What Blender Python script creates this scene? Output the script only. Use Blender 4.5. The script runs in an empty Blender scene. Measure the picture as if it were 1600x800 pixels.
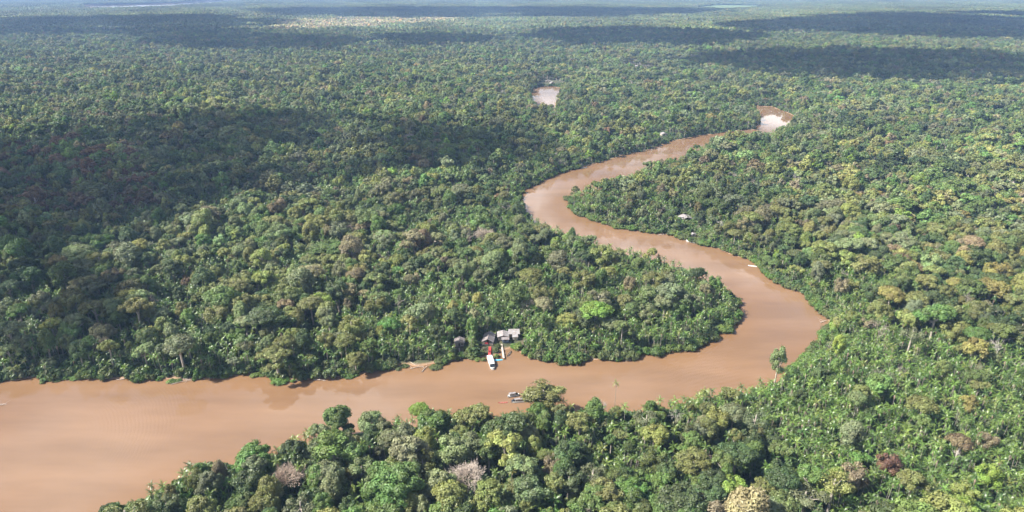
import bpy, math, random
import numpy as np
from mathutils import Matrix, Vector

sc = bpy.context.scene
COL = sc.collection
R = math.radians

# ------------------------------------------------------------------ camera
W, H, F = 1600.0, 800.0, 1067.0          # photograph frame, focal length in its pixels
CAM_Z = 200.0
PITCH = math.atan(423.0 / F)             # horizon sits just above the frame
cam_data = bpy.data.cameras.new('camera')
cam_data.sensor_width = 36.0
cam_data.lens = 36.0 * F / W
cam_data.clip_start = 1.0
cam_data.clip_end = 80000.0
cam = bpy.data.objects.new('camera', cam_data)
COL.objects.link(cam)
cam.location = (0, 0, CAM_Z)
cam.rotation_euler = (math.pi / 2 - PITCH, 0, 0)
sc.camera = cam

# ------------------------------------------------------------------ sky, sun, exposure
SUN_EL = R(44.0)
SUN_AZ = R(262.0)                        # compass from +Y clockwise: from the left, a little behind the camera
SUN_DIR = Vector((math.sin(SUN_AZ) * math.cos(SUN_EL), math.cos(SUN_AZ) * math.cos(SUN_EL), math.sin(SUN_EL)))
world = bpy.data.worlds.new('World')
sc.world = world
world.use_nodes = True
wn = world.node_tree
wn.nodes.clear()
sky = wn.nodes.new('ShaderNodeTexSky')
sky.sky_type = 'NISHITA'
sky.sun_disc = False
sky.sun_elevation = SUN_EL
sky.sun_rotation = SUN_AZ
sky.air_density = 1.0
sky.dust_density = 2.0
sky.altitude = 0.0
bg = wn.nodes.new('ShaderNodeBackground')
bg.inputs[1].default_value = 0.06
wo = wn.nodes.new('ShaderNodeOutputWorld')
wn.links.new(sky.outputs[0], bg.inputs[0])
# broken cumulus over the whole sky
wtc = wn.nodes.new('ShaderNodeTexCoord')
wsp = wn.nodes.new('ShaderNodeSeparateXYZ'); wn.links.new(wtc.outputs['Generated'], wsp.inputs[0])
wz = wn.nodes.new('ShaderNodeMath'); wz.operation = 'MAXIMUM'; wn.links.new(wsp.outputs[2], wz.inputs[0]); wz.inputs[1].default_value = 0.06
wdv = wn.nodes.new('ShaderNodeVectorMath'); wdv.operation = 'DIVIDE'
wcb = wn.nodes.new('ShaderNodeCombineXYZ')
for k_ in range(3): wn.links.new(wz.outputs[0], wcb.inputs[k_])
wn.links.new(wtc.outputs['Generated'], wdv.inputs[0]); wn.links.new(wcb.outputs[0], wdv.inputs[1])
wno = wn.nodes.new('ShaderNodeTexNoise'); wno.inputs['Scale'].default_value = 1.1; wno.inputs['Detail'].default_value = 6.0
wn.links.new(wdv.outputs[0], wno.inputs['Vector'])
wrp = wn.nodes.new('ShaderNodeValToRGB'); wrp.color_ramp.elements[0].position = 0.44; wrp.color_ramp.elements[1].position = 0.60
wlo = wn.nodes.new('ShaderNodeMapRange')      # cumulus close up towards the horizon
wlo.inputs['From Min'].default_value = 0.0; wlo.inputs['From Max'].default_value = 0.35; wlo.inputs['To Min'].default_value = 0.2; wlo.inputs['To Max'].default_value = -0.09
wn.links.new(wsp.outputs[2], wlo.inputs['Value'])
wad = wn.nodes.new('ShaderNodeMath'); wn.links.new(wno.outputs['Fac'], wad.inputs[0]); wn.links.new(wlo.outputs[0], wad.inputs[1])
wn.links.new(wad.outputs[0], wrp.inputs[0])
bg2 = wn.nodes.new('ShaderNodeBackground'); bg2.inputs[0].default_value = (1.0, 0.985, 0.97, 1); bg2.inputs[1].default_value = 0.85
wmx = wn.nodes.new('ShaderNodeMixShader')
wn.links.new(wrp.outputs[0], wmx.inputs[0]); wn.links.new(bg.outputs[0], wmx.inputs[1]); wn.links.new(bg2.outputs[0], wmx.inputs[2])
wn.links.new(wmx.outputs[0], wo.inputs[0])
sl = bpy.data.lights.new('sun', 'SUN')
sl.energy = 5.0
sl.angle = R(0.53)
sl.color = (1.0, 0.955, 0.87)
so = bpy.data.objects.new('sun', sl)
COL.objects.link(so)
so.rotation_euler = (-SUN_DIR).to_track_quat('-Z', 'Y').to_euler()
so.location = SUN_DIR * 3000
vs = sc.view_settings
vs.view_transform = 'Standard'
vs.look = 'None'
vs.gamma = 1.0
vs.use_curve_mapping = False
vs.exposure = 1.5
sc.cycles.max_bounces = 5
sc.cycles.diffuse_bounces = 3
sc.cycles.glossy_bounces = 2
sc.cycles.transmission_bounces = 3
sc.cycles.volume_bounces = 0
sc.cycles.transparent_max_bounces = 6
sc.cycles.use_denoising = True
sc.cycles.use_adaptive_sampling = True
sc.cycles.adaptive_threshold = 0.02
sc.cycles.caustics_reflective = False
sc.cycles.caustics_refractive = False

# ------------------------------------------------------------------ pixel -> place on the ground
CP, SP = math.cos(PITCH), math.sin(PITCH)
def at(px, py, z=0.0):
    """world point on the level plane z seen at photo pixel (px, py)"""
    cx, cy = (px - W / 2) / F, (H / 2 - py) / F
    dx, dy, dz = cx, CP + cy * SP, -SP + cy * CP
    t = (z - CAM_Z) / dz
    return np.array([dx * t, dy * t])
def to_px(x, y, z):
    dz = z - CAM_Z
    depth = y * CP - dz * SP
    up = y * SP + dz * CP
    return W / 2 + F * x / depth, H / 2 - F * up / depth, depth

rng = np.random.default_rng(7)

# ------------------------------------------------------------------ node helpers
def mat(name):
    m = bpy.data.materials.new(name)
    m.use_nodes = True
    m.node_tree.nodes.clear()
    return m, m.node_tree
def nd(t, kind, **kw):
    n = t.nodes.new(kind)
    for k, v in kw.items():
        setattr(n, k, v)
    return n
def setin(n, **kw):
    for k, v in kw.items():
        n.inputs[k].default_value = v
def mathn(t, op, a, b=None, c=None, clamp=False):
    n = nd(t, 'ShaderNodeMath', operation=op, use_clamp=clamp)
    for i, v in enumerate((a, b, c)):
        if v is None: continue
        if isinstance(v, (int, float)): n.inputs[i].default_value = v
        else: t.links.new(v, n.inputs[i])
    return n.outputs[0]
def mixc(t, fac, a, b, mode='MIX'):
    n = nd(t, 'ShaderNodeMix', data_type='RGBA', blend_type=mode)
    for s, v in ((0, fac), (6, a), (7, b)):
        if isinstance(v, (int, float)): n.inputs[s].default_value = v
        elif isinstance(v, tuple): n.inputs[s].default_value = v if len(v) == 4 else (*v, 1)
        else: t.links.new(v, n.inputs[s])
    return n.outputs[2]
def noise(t, scale, detail=3.0, vec=None, rough=0.5):
    n = nd(t, 'ShaderNodeTexNoise')
    setin(n, Scale=scale, Detail=detail, Roughness=rough)
    if vec is not None: t.links.new(vec, n.inputs['Vector'])
    return n.outputs['Fac']
def ramp(t, fac, stops):
    n = nd(t, 'ShaderNodeValToRGB')
    e = n.color_ramp.elements
    while len(e) < len(stops): e.new(0.5)
    for k, (p, c) in enumerate(stops):
        e[k].position = p
        e[k].color = (*c, 1) if len(c) == 3 else c
    t.links.new(fac, n.inputs[0])
    return n.outputs[0]
def out(t, surf, disp=None, vol=None):
    o = nd(t, 'ShaderNodeOutputMaterial')
    if surf is not None: t.links.new(surf, o.inputs['Surface'])
    if vol is not None: t.links.new(vol, o.inputs['Volume'])

def plain(name, col, rough=0.7, var=0.25, scale=3.0, metal=0.0, spec=0.4):
    m, t = mat(name)
    g = nd(t, 'ShaderNodeTexCoord').outputs['Object']
    f = noise(t, scale, 4.0, g)
    f2 = noise(t, scale * 7, 2.0, g)
    f = mathn(t, 'ADD', mathn(t, 'MULTIPLY', f, 0.7), mathn(t, 'MULTIPLY', f2, 0.3))
    c = ramp(t, f, [(0.25, tuple(v * (1 - var) for v in col)), (0.75, tuple(min(0.95, v * (1 + var)) for v in col))])
    p = nd(t, 'ShaderNodeBsdfPrincipled')
    t.links.new(c, p.inputs['Base Color'])
    setin(p, Roughness=rough, Metallic=metal)
    p.inputs['Specular IOR Level'].default_value = spec
    out(t, p.outputs[0])
    return m

def leaf_material(name, transl=0.3, spec=0.25, rough=0.5, use_attr=True, leafvar=0.35):
    """foliage: the plant's own hue ('tint'), leaf to leaf and branch to branch variation"""
    m, t = mat(name)
    if use_attr:
        a = nd(t, 'ShaderNodeAttribute', attribute_type='INSTANCER', attribute_name='tint').outputs['Color']
    else:
        a = nd(t, 'ShaderNodeAttribute', attribute_type='GEOMETRY', attribute_name='col').outputs['Color']
        a = mixc(t, 1.0, a, nd(t, 'ShaderNodeAttribute', attribute_type='INSTANCER', attribute_name='tint').outputs['Color'], 'MULTIPLY')
    geo = nd(t, 'ShaderNodeNewGeometry')
    isl = geo.outputs['Random Per Island']
    lv = nd(t, 'ShaderNodeAttribute', attribute_type='GEOMETRY', attribute_name='lobe').outputs['Fac']
    k = mathn(t, 'ADD', mathn(t, 'MULTIPLY', isl, leafvar), 1 - leafvar * 0.5)
    k2 = mathn(t, 'ADD', mathn(t, 'MULTIPLY', lv, 0.5), 0.75)
    k = mathn(t, 'MULTIPLY', k, k2)
    hs = nd(t, 'ShaderNodeHueSaturation')
    t.links.new(mathn(t, 'ADD', mathn(t, 'MULTIPLY', lv, 0.03), 0.485), hs.inputs['Hue'])
    hs.inputs['Saturation'].default_value = 1.0
    t.links.new(k, hs.inputs['Value'])
    t.links.new(a, hs.inputs['Color'])
    c = hs.outputs[0]
    p = nd(t, 'ShaderNodeBsdfPrincipled')
    t.links.new(c, p.inputs['Base Color'])
    setin(p, Roughness=rough)
    p.inputs['Specular IOR Level'].default_value = spec
    tr = nd(t, 'ShaderNodeBsdfTranslucent')
    t.links.new(mixc(t, 1.0, c, (1.25, 1.35, 0.7), 'MULTIPLY'), tr.inputs['Color'])
    mx = nd(t, 'ShaderNodeMixShader')
    mx.inputs[0].default_value = transl
    t.links.new(p.outputs[0], mx.inputs[1])
    t.links.new(tr.outputs[0], mx.inputs[2])
    out(t, mx.outputs[0])
    return m

M = {}
M['leaf'] = leaf_material('leaf', 0.18, 0.4, 0.5)
M['frond'] = leaf_material('frond', 0.22, 0.55, 0.38, leafvar=0.6)
M['farleaf'] = leaf_material('far_leaf', 0.15, 0.2, 0.6, use_attr=False)
M['bark'] = plain('bark', (0.30, 0.265, 0.22), 0.85, 0.35, 1.2)
M['palm_bark'] = plain('palm_bark', (0.25, 0.225, 0.19), 0.85, 0.3, 2.0)
M['twig'] = leaf_material('twig', 0.0, 0.2, 0.8, leafvar=0.4)
def rusty(name, col, amount):
    m, t = mat(name)
    g = nd(t, 'ShaderNodeTexCoord').outputs['Object']
    c = ramp(t, noise(t, 0.9, 4.0, g), [(0.3, tuple(v*0.72 for v in col)), (0.7, tuple(min(.9, v*1.2) for v in col))])
    st = nd(t, 'ShaderNodeMapping'); st.inputs['Scale'].default_value = (0.5, 2.2, 0.5); t.links.new(g, st.inputs[0])
    k = ramp(t, noise(t, 0.8, 5.0, st.outputs[0], 0.65), [(0.5 - amount*.2, (0,)*3), (0.72, (1,)*3)])
    c = mixc(t, k, c, (0.15, 0.085, 0.055))
    p = nd(t, 'ShaderNodeBsdfPrincipled'); t.links.new(c, p.inputs['Base Color']); setin(p, Roughness=0.5, Metallic=0.15)
    out(t, p.outputs[0]); return m
M['tin'] = rusty('weathered_tin', (0.26, 0.25, 0.26), 0.6)
M['white_tin'] = rusty('pale_tin', (0.31, 0.295, 0.30), 0.25)
M['wood'] = plain('weathered_wood', (0.27, 0.225, 0.18), 0.85, 0.35, 2.0)
M['pale_wood'] = plain('pale_wood', (0.47, 0.40, 0.33), 0.85, 0.25, 2.0)
M['dark_wood'] = plain('dark_wood', (0.055, 0.042, 0.035), 0.8, 0.3, 2.0)
M['blue_wall'] = plain('blue_grey_boards', (0.16, 0.20, 0.27), 0.8, 0.3, 2.0)
M['faded_red'] = plain('faded_red', (0.30, 0.085, 0.065), 0.8, 0.3, 1.0)
M['red'] = plain('red_paint', (0.40, 0.055, 0.05), 0.6, 0.18, 1.0)
M['white'] = plain('white_paint', (0.52, 0.52, 0.50), 0.4, 0.14, 0.9)
M['glass'] = plain('dark_glass', (0.02, 0.025, 0.03), 0.15, 0.1, 1.0)
M['cyan'] = plain('turquoise_paint', (0.07, 0.42, 0.60), 0.5, 0.15, 1.0)
M['cloth'] = plain('red_cloth', (0.5, 0.06, 0.07), 0.8, 0.2, 2.0)
M['dead_frond'] = plain('dead_frond', (0.36, 0.27, 0.20), 0.8, 0.3, 2.0)
M['dead'] = plain('dead_wood', (0.42, 0.35, 0.29), 0.9, 0.25, 1.5)

# ------------------------------------------------------------------ mesh helpers
class MB:
    def __init__(s): s.v, s.f, s.mi, s.lobe = [], [], [], []
    def add(s, verts, faces, mi=0, lobe=0.5):
        b = len(s.v)
        s.v.extend([tuple(v) for v in verts])
        s.f.extend([tuple(b + i for i in f) for f in faces])
        s.mi.extend([mi] * len(faces))
        s.lobe.extend([lobe] * len(verts))
    def box(s, x0, x1, y0, y1, z0, z1, mi=0):
        v = [(x0,y0,z0),(x1,y0,z0),(x1,y1,z0),(x0,y1,z0),(x0,y0,z1),(x1,y0,z1),(x1,y1,z1),(x0,y1,z1)]
        s.add(v, [(0,3,2,1),(4,5,6,7),(0,1,5,4),(1,2,6,5),(2,3,7,6),(3,0,4,7)], mi)
    def tube(s, pts, rads, n=5, mi=0, lobe=0.5, cap=True):
        pts = [np.array(p, float) for p in pts]
        vs_, fs = [], []
        for i, p in enumerate(pts):
            d = pts[min(i+1, len(pts)-1)] - pts[max(i-1, 0)]
            d = d / (np.linalg.norm(d) + 1e-9)
            a = np.cross(d, (0.31, 0.95, 0.05)); a /= np.linalg.norm(a) + 1e-9
            b = np.cross(d, a)
            for k in range(n):
                th = 2 * math.pi * k / n
                vs_.append(p + rads[i] * (math.cos(th) * a + math.sin(th) * b))
        for i in range(len(pts) - 1):
            for k in range(n):
                k2 = (k + 1) % n
                fs.append((i*n+k, i*n+k2, (i+1)*n+k2, (i+1)*n+k))
        if cap and n > 2: fs.append(tuple((len(pts)-1)*n + k for k in range(n)))
        s.add(vs_, fs, mi, lobe)
    def mesh(s, name, mats, smooth=False):
        me = bpy.data.meshes.new(name)
        me.from_pydata(s.v, [], s.f)
        for m in mats: me.materials.append(m)
        if len(mats) > 1: me.polygons.foreach_set('material_index', np.array(s.mi, np.int32))
        at_ = me.attributes.new('lobe', 'FLOAT', 'POINT')
        at_.data.foreach_set('value', np.array(s.lobe, np.float32))
        if smooth: me.polygons.foreach_set('use_smooth', np.ones(len(s.f), bool))
        me.update()
        return me
    def merged(s, o, mi=None):
        b = len(s.v)
        s.v.extend(o.v); s.f.extend([tuple(b + i for i in f) for f in o.f])
        s.mi.extend(o.mi if mi is None else [mi] * len(o.f)); s.lobe.extend(o.lobe)

def link(name, me, parent=None, loc=(0,0,0), rot=(0,0,0), scale=None):
    o = bpy.data.objects.new(name, me)
    COL.objects.link(o)
    o.location = loc; o.rotation_euler = rot
    if scale is not None: o.scale = scale if isinstance(scale, (tuple, list)) else (scale,)*3
    if parent is not None: o.parent = parent
    return o
def tag(o, label=None, cat=None, group=None, kind=None):
    if label: o['label'] = label
    if cat: o['category'] = cat
    if group: o['group'] = group
    if kind: o['kind'] = kind
    return o

def icosphere(sub):
    import bmesh
    bm = bmesh.new()
    bmesh.ops.create_icosphere(bm, subdivisions=sub, radius=1.0)
    v = np.array([p.co[:] for p in bm.verts]); f = [tuple(q.index for q in p.verts) for p in bm.faces]
    bm.free()
    return v, f
ICO1 = icosphere(1); ICO2 = icosphere(2); ICO3 = icosphere(3)

# ------------------------------------------------------------------ the river banks (photo pixel, height of what hides the bank there)
A_PX = [(-420,622,0),(-200,606,0),(0,597,0),(40,592,0),(58,588,0),(72,597,0),(120,592,0),(200,592,0),(262,597,0),(300,594,0),(345,587,0),(398,585,0),
        (425,592,0),(452,598,0),(490,592,0),(540,588,0),(590,580,0),(618,574,0),(660,573,0),(700,566,0),(722,556,0),(745,560,0),(772,557,0),(783,552,0),(792,545,0),(801,546,0),(812,551,0),
        (832,560,0),(880,566,0),(930,565,0),(970,562,0),(1020,553,0),(1078,546,0),(1110,535,0),(1138,515,0),(1152,492,0),(1154,476,1),(1150,462,3),
        (1140,448,7),(1118,436,10),(1085,420,10),(1045,405,10),(1000,392,10),(940,375,10),(885,362,10),(845,348,9),(822,334,6),(812,316,2),(812,304,0),(830,290,0),
        (868,273,0),(912,261,0),(960,247,0),(1005,236,0),(1040,225,0),(1068,217,0),(1100,211,0),(1130,208,0),(1160,204,0),(1176,201,2),(1187,191,3),(1188,182,2),(1177,173,0),(1178,165,0),(1206,167,0)]
B_PX = [(1241,181,0),(1240,188,6),(1224,197,12),(1202,203,13),(1186,207,13),(1150,212,10),(1115,218,10),(1080,232,12),(1055,244,14),(1010,252,14),(985,266,14),
        (945,284,13),(905,293,10),(888,305,5),(890,322,0),(900,334,0),(930,346,0),(965,356,0),(1010,364,0),(1052,369,0),(1085,379,0),(1120,389,0),(1150,399,0),
        (1186,411,0),(1193,424,0),(1215,445,0),(1258,457,0),(1279,478,0),(1299,503,0),(1286,530,3),(1262,550,6),(1235,574,8),
        (1200,590,9),(1165,602,9),(1100,610,9),(1040,622,10),(980,626,10),(930,624,11),(895,616,11),(860,608,11),(836,612,11),(822,632,9),(780,637,11),(720,634,11),(650,643,11),(580,653,11),(520,659,11),
        (460,676,11),(400,698,11),(325,704,11),(262,728,11),(203,762,10),(136,802,9),(95,850,8),(-20,950,6),(-420,1200,4),(-900,1200,0)]
RIVER = np.array([at(*p) for p in A_PX + B_PX])
POND = np.array([at(*p) for p in [(828,147,4),(832,139,0),(846,135,0),(868,136,0),(878,139,0),(874,146,6),(868,150,12),(868,163,14),(852,164,14),(838,158,14)]])
FAR_RIVER = np.array([at(*p) for p in [(130,8.0,0),(190,6.8,0),(262,5.2,0),(380,-1,0),(372,1.0,22),(300,6.0,22),(262,8.6,22),(190,10.2,22),(130,11.0,22)]])
FAR_LAKE = np.array([at(*p) for p in [(1080,5,22),(1100,2,0),(1180,2,0),(1170,6,22)]])
POLYS = [RIVER, POND, FAR_RIVER]
_ang = rng.uniform(0, 2*math.pi, (24, 2)); _ph = rng.uniform(0, 6.28, 24)
def fnoise(P, wl):
    """smooth pseudo noise, about 0..1, wavelength wl"""
    P = np.asarray(P, float) / wl * 6.283
    s = 0
    for k in range(6):
        a = _ang[k, 0] + wl
        s = s + np.sin(P[:,0]*math.cos(a)*(0.7+0.16*k) + P[:,1]*math.sin(a)*(0.7+0.16*k) + _ph[k] + 1.7*np.sin(P[:,1]*0.5*math.cos(a*1.7) + P[:,0]*0.45 + _ph[k+6]))
    return np.clip(0.5 + s / 7.0, 0, 1)

def sdist(P):
    """signed distance to the water's edge: > 0 on land"""
    P = np.asarray(P, float)
    best = np.full(len(P), -1e9)
    for Q in POLYS:
        lo, hi = Q.min(0) - 160, Q.max(0) + 160
        sel = np.where((P[:,0] > lo[0]) & (P[:,0] < hi[0]) & (P[:,1] > lo[1]) & (P[:,1] < hi[1]))[0]
        r = np.full(len(P), -160.0)
        for c0 in range(0, len(sel), 40000):
            idx = sel[c0:c0+40000]
            p = P[idx]
            d2 = np.full(len(p), 1e18); ins = np.zeros(len(p), bool)
            for i in range(len(Q)):
                a, b = Q[i], Q[(i+1) % len(Q)]
                e = b - a; w = p - a
                t_ = np.clip((w @ e) / (e @ e), 0, 1)
                dd = w - t_[:,None] * e
                d2 = np.minimum(d2, (dd**2).sum(1))
                c = (a[1] <= p[:,1]) != (b[1] <= p[:,1])
                if abs(e[1]) > 1e-9:
                    ins ^= c & (p[:,0] < a[0] + (p[:,1] - a[1]) * e[0] / e[1])
            d = np.sqrt(d2)
            r[idx] = np.where(ins, d, -d)
        best = np.maximum(best, r)
    near_ = np.abs(best) < 150
    w_ = np.zeros(len(P)); Pn = P[near_]
    if len(Pn): w_[near_] = (fnoise(Pn, 23)-.5)*3.4 + (fnoise(Pn, 51)-.5)*4.5
    return -best + w_
def inside(P, Q):
    P = np.asarray(P, float); ins = np.zeros(len(P), bool)
    for i in range(len(Q)):
        a, b = Q[i], Q[(i+1) % len(Q)]
        c = (a[1] <= P[:,1]) != (b[1] <= P[:,1])
        if abs(b[1]-a[1]) > 1e-9:
            ins ^= c & (P[:,0] < a[0] + (P[:,1]-a[1]) * (b[0]-a[0]) / (b[1]-a[1]))
    return ins
# ------------------------------------------------------------------ ground: one sheet to the horizon
def lines(lo, hi, step, far, g):
    a = list(np.arange(lo, hi, step)); s = step; x = a[-1]
    while x < far: s *= g; x += s; a.append(x)
    return a
xs = lines(0, 460, 5.0, 24000, 1.12); xs = sorted(set([-x for x in xs] + xs))
ys = lines(120, 1000, 5.0, 26000, 1.03)
y = 120; s_ = 5.0
pre = []
while y > -3000: s_ *= 1.4; y -= s_; pre.append(y)
ys = sorted(pre) + ys
X, Y = np.meshgrid(np.array(xs), np.array(ys))
G = np.stack([X.ravel(), Y.ravel()], 1)
d = sdist(G); GD = d
Z = np.clip(d * 0.28, -1.2, 0.55) + np.clip(d*0.02, 0, 0.25)
gm = bpy.data.meshes.new('ground')
nx, ny = len(xs), len(ys)
ii = np.arange(nx*ny).reshape(ny, nx)
faces = np.stack([ii[:-1,:-1], ii[:-1,1:], ii[1:,1:], ii[1:,:-1]], -1).reshape(-1, 4)
gm.from_pydata(np.column_stack([G, Z]).tolist(), [], faces.tolist())
m, t = mat('forest_floor')
pos = nd(t, 'ShaderNodeNewGeometry').outputs['Position']
c = ramp(t, noise(t, 0.12, 6.0, pos), [(0.3, (0.03, 0.038, 0.014)), (0.55, (0.055, 0.06, 0.024)), (0.75, (0.10, 0.075, 0.045))])
zz = nd(t, 'ShaderNodeSeparateXYZ'); t.links.new(pos, zz.inputs[0])
mud = mathn(t, 'SUBTRACT', 0.62, mathn(t, 'ADD', zz.outputs[2], mathn(t, 'MULTIPLY', noise(t, 0.3, 4.0, pos), 0.35)), clamp=True)
mud = mathn(t, 'MULTIPLY', mud, 3.0, clamp=True)
c = mixc(t, mud, c, (0.26, 0.16, 0.095))
p = nd(t, 'ShaderNodeBsdfPrincipled'); t.links.new(c, p.inputs['Base Color']); setin(p, Roughness=0.9)
out(t, p.outputs[0])
gm.materials.append(m)
ground = tag(link('ground', gm), kind='structure')

# ------------------------------------------------------------------ river water
def sheet(name, x0, x1, y0, y1, z, m):
    me = bpy.data.meshes.new(name)
    me.from_pydata([(x0,y0,z),(x1,y0,z),(x1,y1,z),(x0,y1,z)], [], [(0,1,2,3)])
    me.materials.append(m)
    return tag(link(name, me), kind='structure')
m, t = mat('silty_water')
pos = nd(t, 'ShaderNodeNewGeometry').outputs['Position']
sca = nd(t, 'ShaderNodeMapping'); sca.inputs['Scale'].default_value = (1.0, 0.45, 1.0); t.links.new(pos, sca.inputs[0])
f1 = noise(t, 0.009, 3.0, sca.outputs[0])
c = ramp(t, f1, [(0.3, (0.168, 0.094, 0.048)), (0.5, (0.184, 0.112, 0.067)), (0.7, (0.196, 0.128, 0.085))])
flow = nd(t, 'ShaderNodeMapping'); flow.inputs['Scale'].default_value = (0.35, 1.6, 1.0); flow.inputs['Rotation'].default_value = (0, 0, 0.12); t.links.new(pos, flow.inputs[0])
streak = ramp(t, noise(t, 0.03, 5.0, flow.outputs[0], 0.6), [(0.36, (0.86,)*3), (0.64, (1.10,)*3)])
c = mixc(t, 1.0, c, streak, 'MULTIPLY')
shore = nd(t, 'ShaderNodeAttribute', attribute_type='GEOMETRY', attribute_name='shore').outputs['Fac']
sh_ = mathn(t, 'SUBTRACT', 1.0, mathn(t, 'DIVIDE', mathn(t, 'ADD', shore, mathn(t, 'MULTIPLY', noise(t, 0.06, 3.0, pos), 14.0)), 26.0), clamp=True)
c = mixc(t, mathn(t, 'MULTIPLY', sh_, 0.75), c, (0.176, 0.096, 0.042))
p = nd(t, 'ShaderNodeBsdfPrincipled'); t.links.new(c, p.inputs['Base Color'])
setin(p, Roughness=0.05, IOR=1.33)
hgt = mathn(t, 'MULTIPLY', noise(t, 0.35, 4.0, pos), 0.075)
calm = ramp(t, noise(t, 0.011, 2.0, pos), [(0.4, (0.25,)*3), (0.6, (1,)*3)])
hgt = mathn(t, 'MULTIPLY', hgt, calm)
def wake(cx, cy, wl, mx, my, rad, amp, stretch=1.0):
    """old boat wake: rings about (cx, cy), fading round (mx, my)"""
    v = nd(t, 'ShaderNodeVectorMath', operation='DISTANCE'); t.links.new(pos, v.inputs[0]); v.inputs[1].default_value = (cx, cy, 0)
    w = mathn(t, 'ADD', v.outputs['Value'], mathn(t, 'MULTIPLY', noise(t, 0.05, 2.0, pos), wl * 2.2))
    s = mathn(t, 'SINE', mathn(t, 'MULTIPLY', w, 6.283 / wl))
    mp = nd(t, 'ShaderNodeVectorMath', operation='SUBTRACT'); t.links.new(pos, mp.inputs[0]); mp.inputs[1].default_value = (mx, my, 0)
    ms = nd(t, 'ShaderNodeVectorMath', operation='MULTIPLY'); t.links.new(mp.outputs[0], ms.inputs[0]); ms.inputs[1].default_value = (1.0, stretch, 1.0)
    ln = nd(t, 'ShaderNodeVectorMath', operation='LENGTH'); t.links.new(ms.outputs[0], ln.inputs[0])
    k = mathn(t, 'SUBTRACT', 1.0, mathn(t, 'DIVIDE', ln.outputs['Value'], rad), clamp=True)
    k = mathn(t, 'SMOOTH_MIN', k, 0.6, 0.3)
    return mathn(t, 'MULTIPLY', mathn(t, 'MULTIPLY', s, k), amp)
def crest(pa, pb, dist):
    a, b = at(*pa), at(*pb); e = (b - a) / np.linalg.norm(b - a)
    return (a + b)/2 + np.array([e[1], -e[0]]) * dist, (a + b)/2
cc_, mm_ = crest((205, 730), (215, 610), -70)
hgt = mathn(t, 'ADD', hgt, wake(cc_[0], cc_[1], 1.7, mm_[0]+2, mm_[1], 38, 0.035, 0.5))
cc_, mm_ = crest((1225, 540), (1245, 470), -70)
hgt = mathn(t, 'ADD', hgt, wake(cc_[0], cc_[1], 2.3, mm_[0], mm_[1], 46, 0.05, 0.5))
cc_, mm_ = crest((1000, 612), (1190, 566), 320)
hgt = mathn(t, 'ADD', hgt, wake(cc_[0], cc_[1], 3.0, mm_[0], mm_[1], 75, 0.07, 1.2))
cc_, mm_ = crest((890, 606), (1000, 574), 300)
hgt = mathn(t, 'ADD', hgt, wake(cc_[0], cc_[1], 5.0, mm_[0], mm_[1], 45, 0.07, 1.0))
bp = nd(t, 'ShaderNodeBump'); setin(bp, Strength=0.5, Distance=0.5)
t.links.new(hgt, bp.inputs['Height']); t.links.new(bp.outputs[0], p.inputs['Normal'])
out(t, p.outputs[0])
M['water'] = m
gsel = (np.abs(G[:,0]) < 2400) & (G[:,1] > 0) & (G[:,1] < 2600)
wmap = -np.ones(len(G), int); wmap[gsel] = np.arange(gsel.sum())
wf = wmap[faces]; wf = wf[((wf >= 0).all(1)) & ((GD[faces] < 12).any(1))]
used = np.unique(wf); wm2 = -np.ones(gsel.sum(), int); wm2[used] = np.arange(len(used))
me = bpy.data.meshes.new('river_water')
me.from_pydata(np.c_[G[gsel][used], np.zeros(len(used))].tolist(), [], wm2[wf].tolist())
me.attributes.new('shore', 'FLOAT', 'POINT').data.foreach_set('value', np.maximum(0, -GD[gsel][used]).astype(np.float32))
me.materials.append(m)
tag(link('river_water', me), kind='structure')
sheet('distant_river_water', -24000, 24000, 2610, 26000, 0.0, m)

# ------------------------------------------------------------------ clouds overhead (above the frame; they shade the forest as in the photo)
def cloud_material(name, clear):
    m, t = mat(name)
    pr = nd(t, 'ShaderNodeBsdfDiffuse'); pr.inputs[0].default_value = (0.9, 0.9, 0.92, 1)
    tl = nd(t, 'ShaderNodeBsdfTranslucent'); tl.inputs[0].default_value = (0.9, 0.9, 0.92, 1)
    tp = nd(t, 'ShaderNodeBsdfTransparent')
    mx = nd(t, 'ShaderNodeMixShader'); mx.inputs[0].default_value = 0.5
    t.links.new(pr.outputs[0], mx.inputs[1]); t.links.new(tl.outputs[0], mx.inputs[2])
    mx2 = nd(t, 'ShaderNodeMixShader'); mx2.inputs[0].default_value = clear
    t.links.new(mx.outputs[0], mx2.inputs[1]); t.links.new(tp.outputs[0], mx2.inputs[2])
    out(t, mx2.outputs[0])
    return m
M['cloud'] = cloud_material('cloud', 0.72)
M['thin_cloud'] = cloud_material('thin_cloud', 0.955)
M['dense_cloud'] = cloud_material('dense_cloud', 0.40)
CLOUD_Z = 850.0
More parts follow.
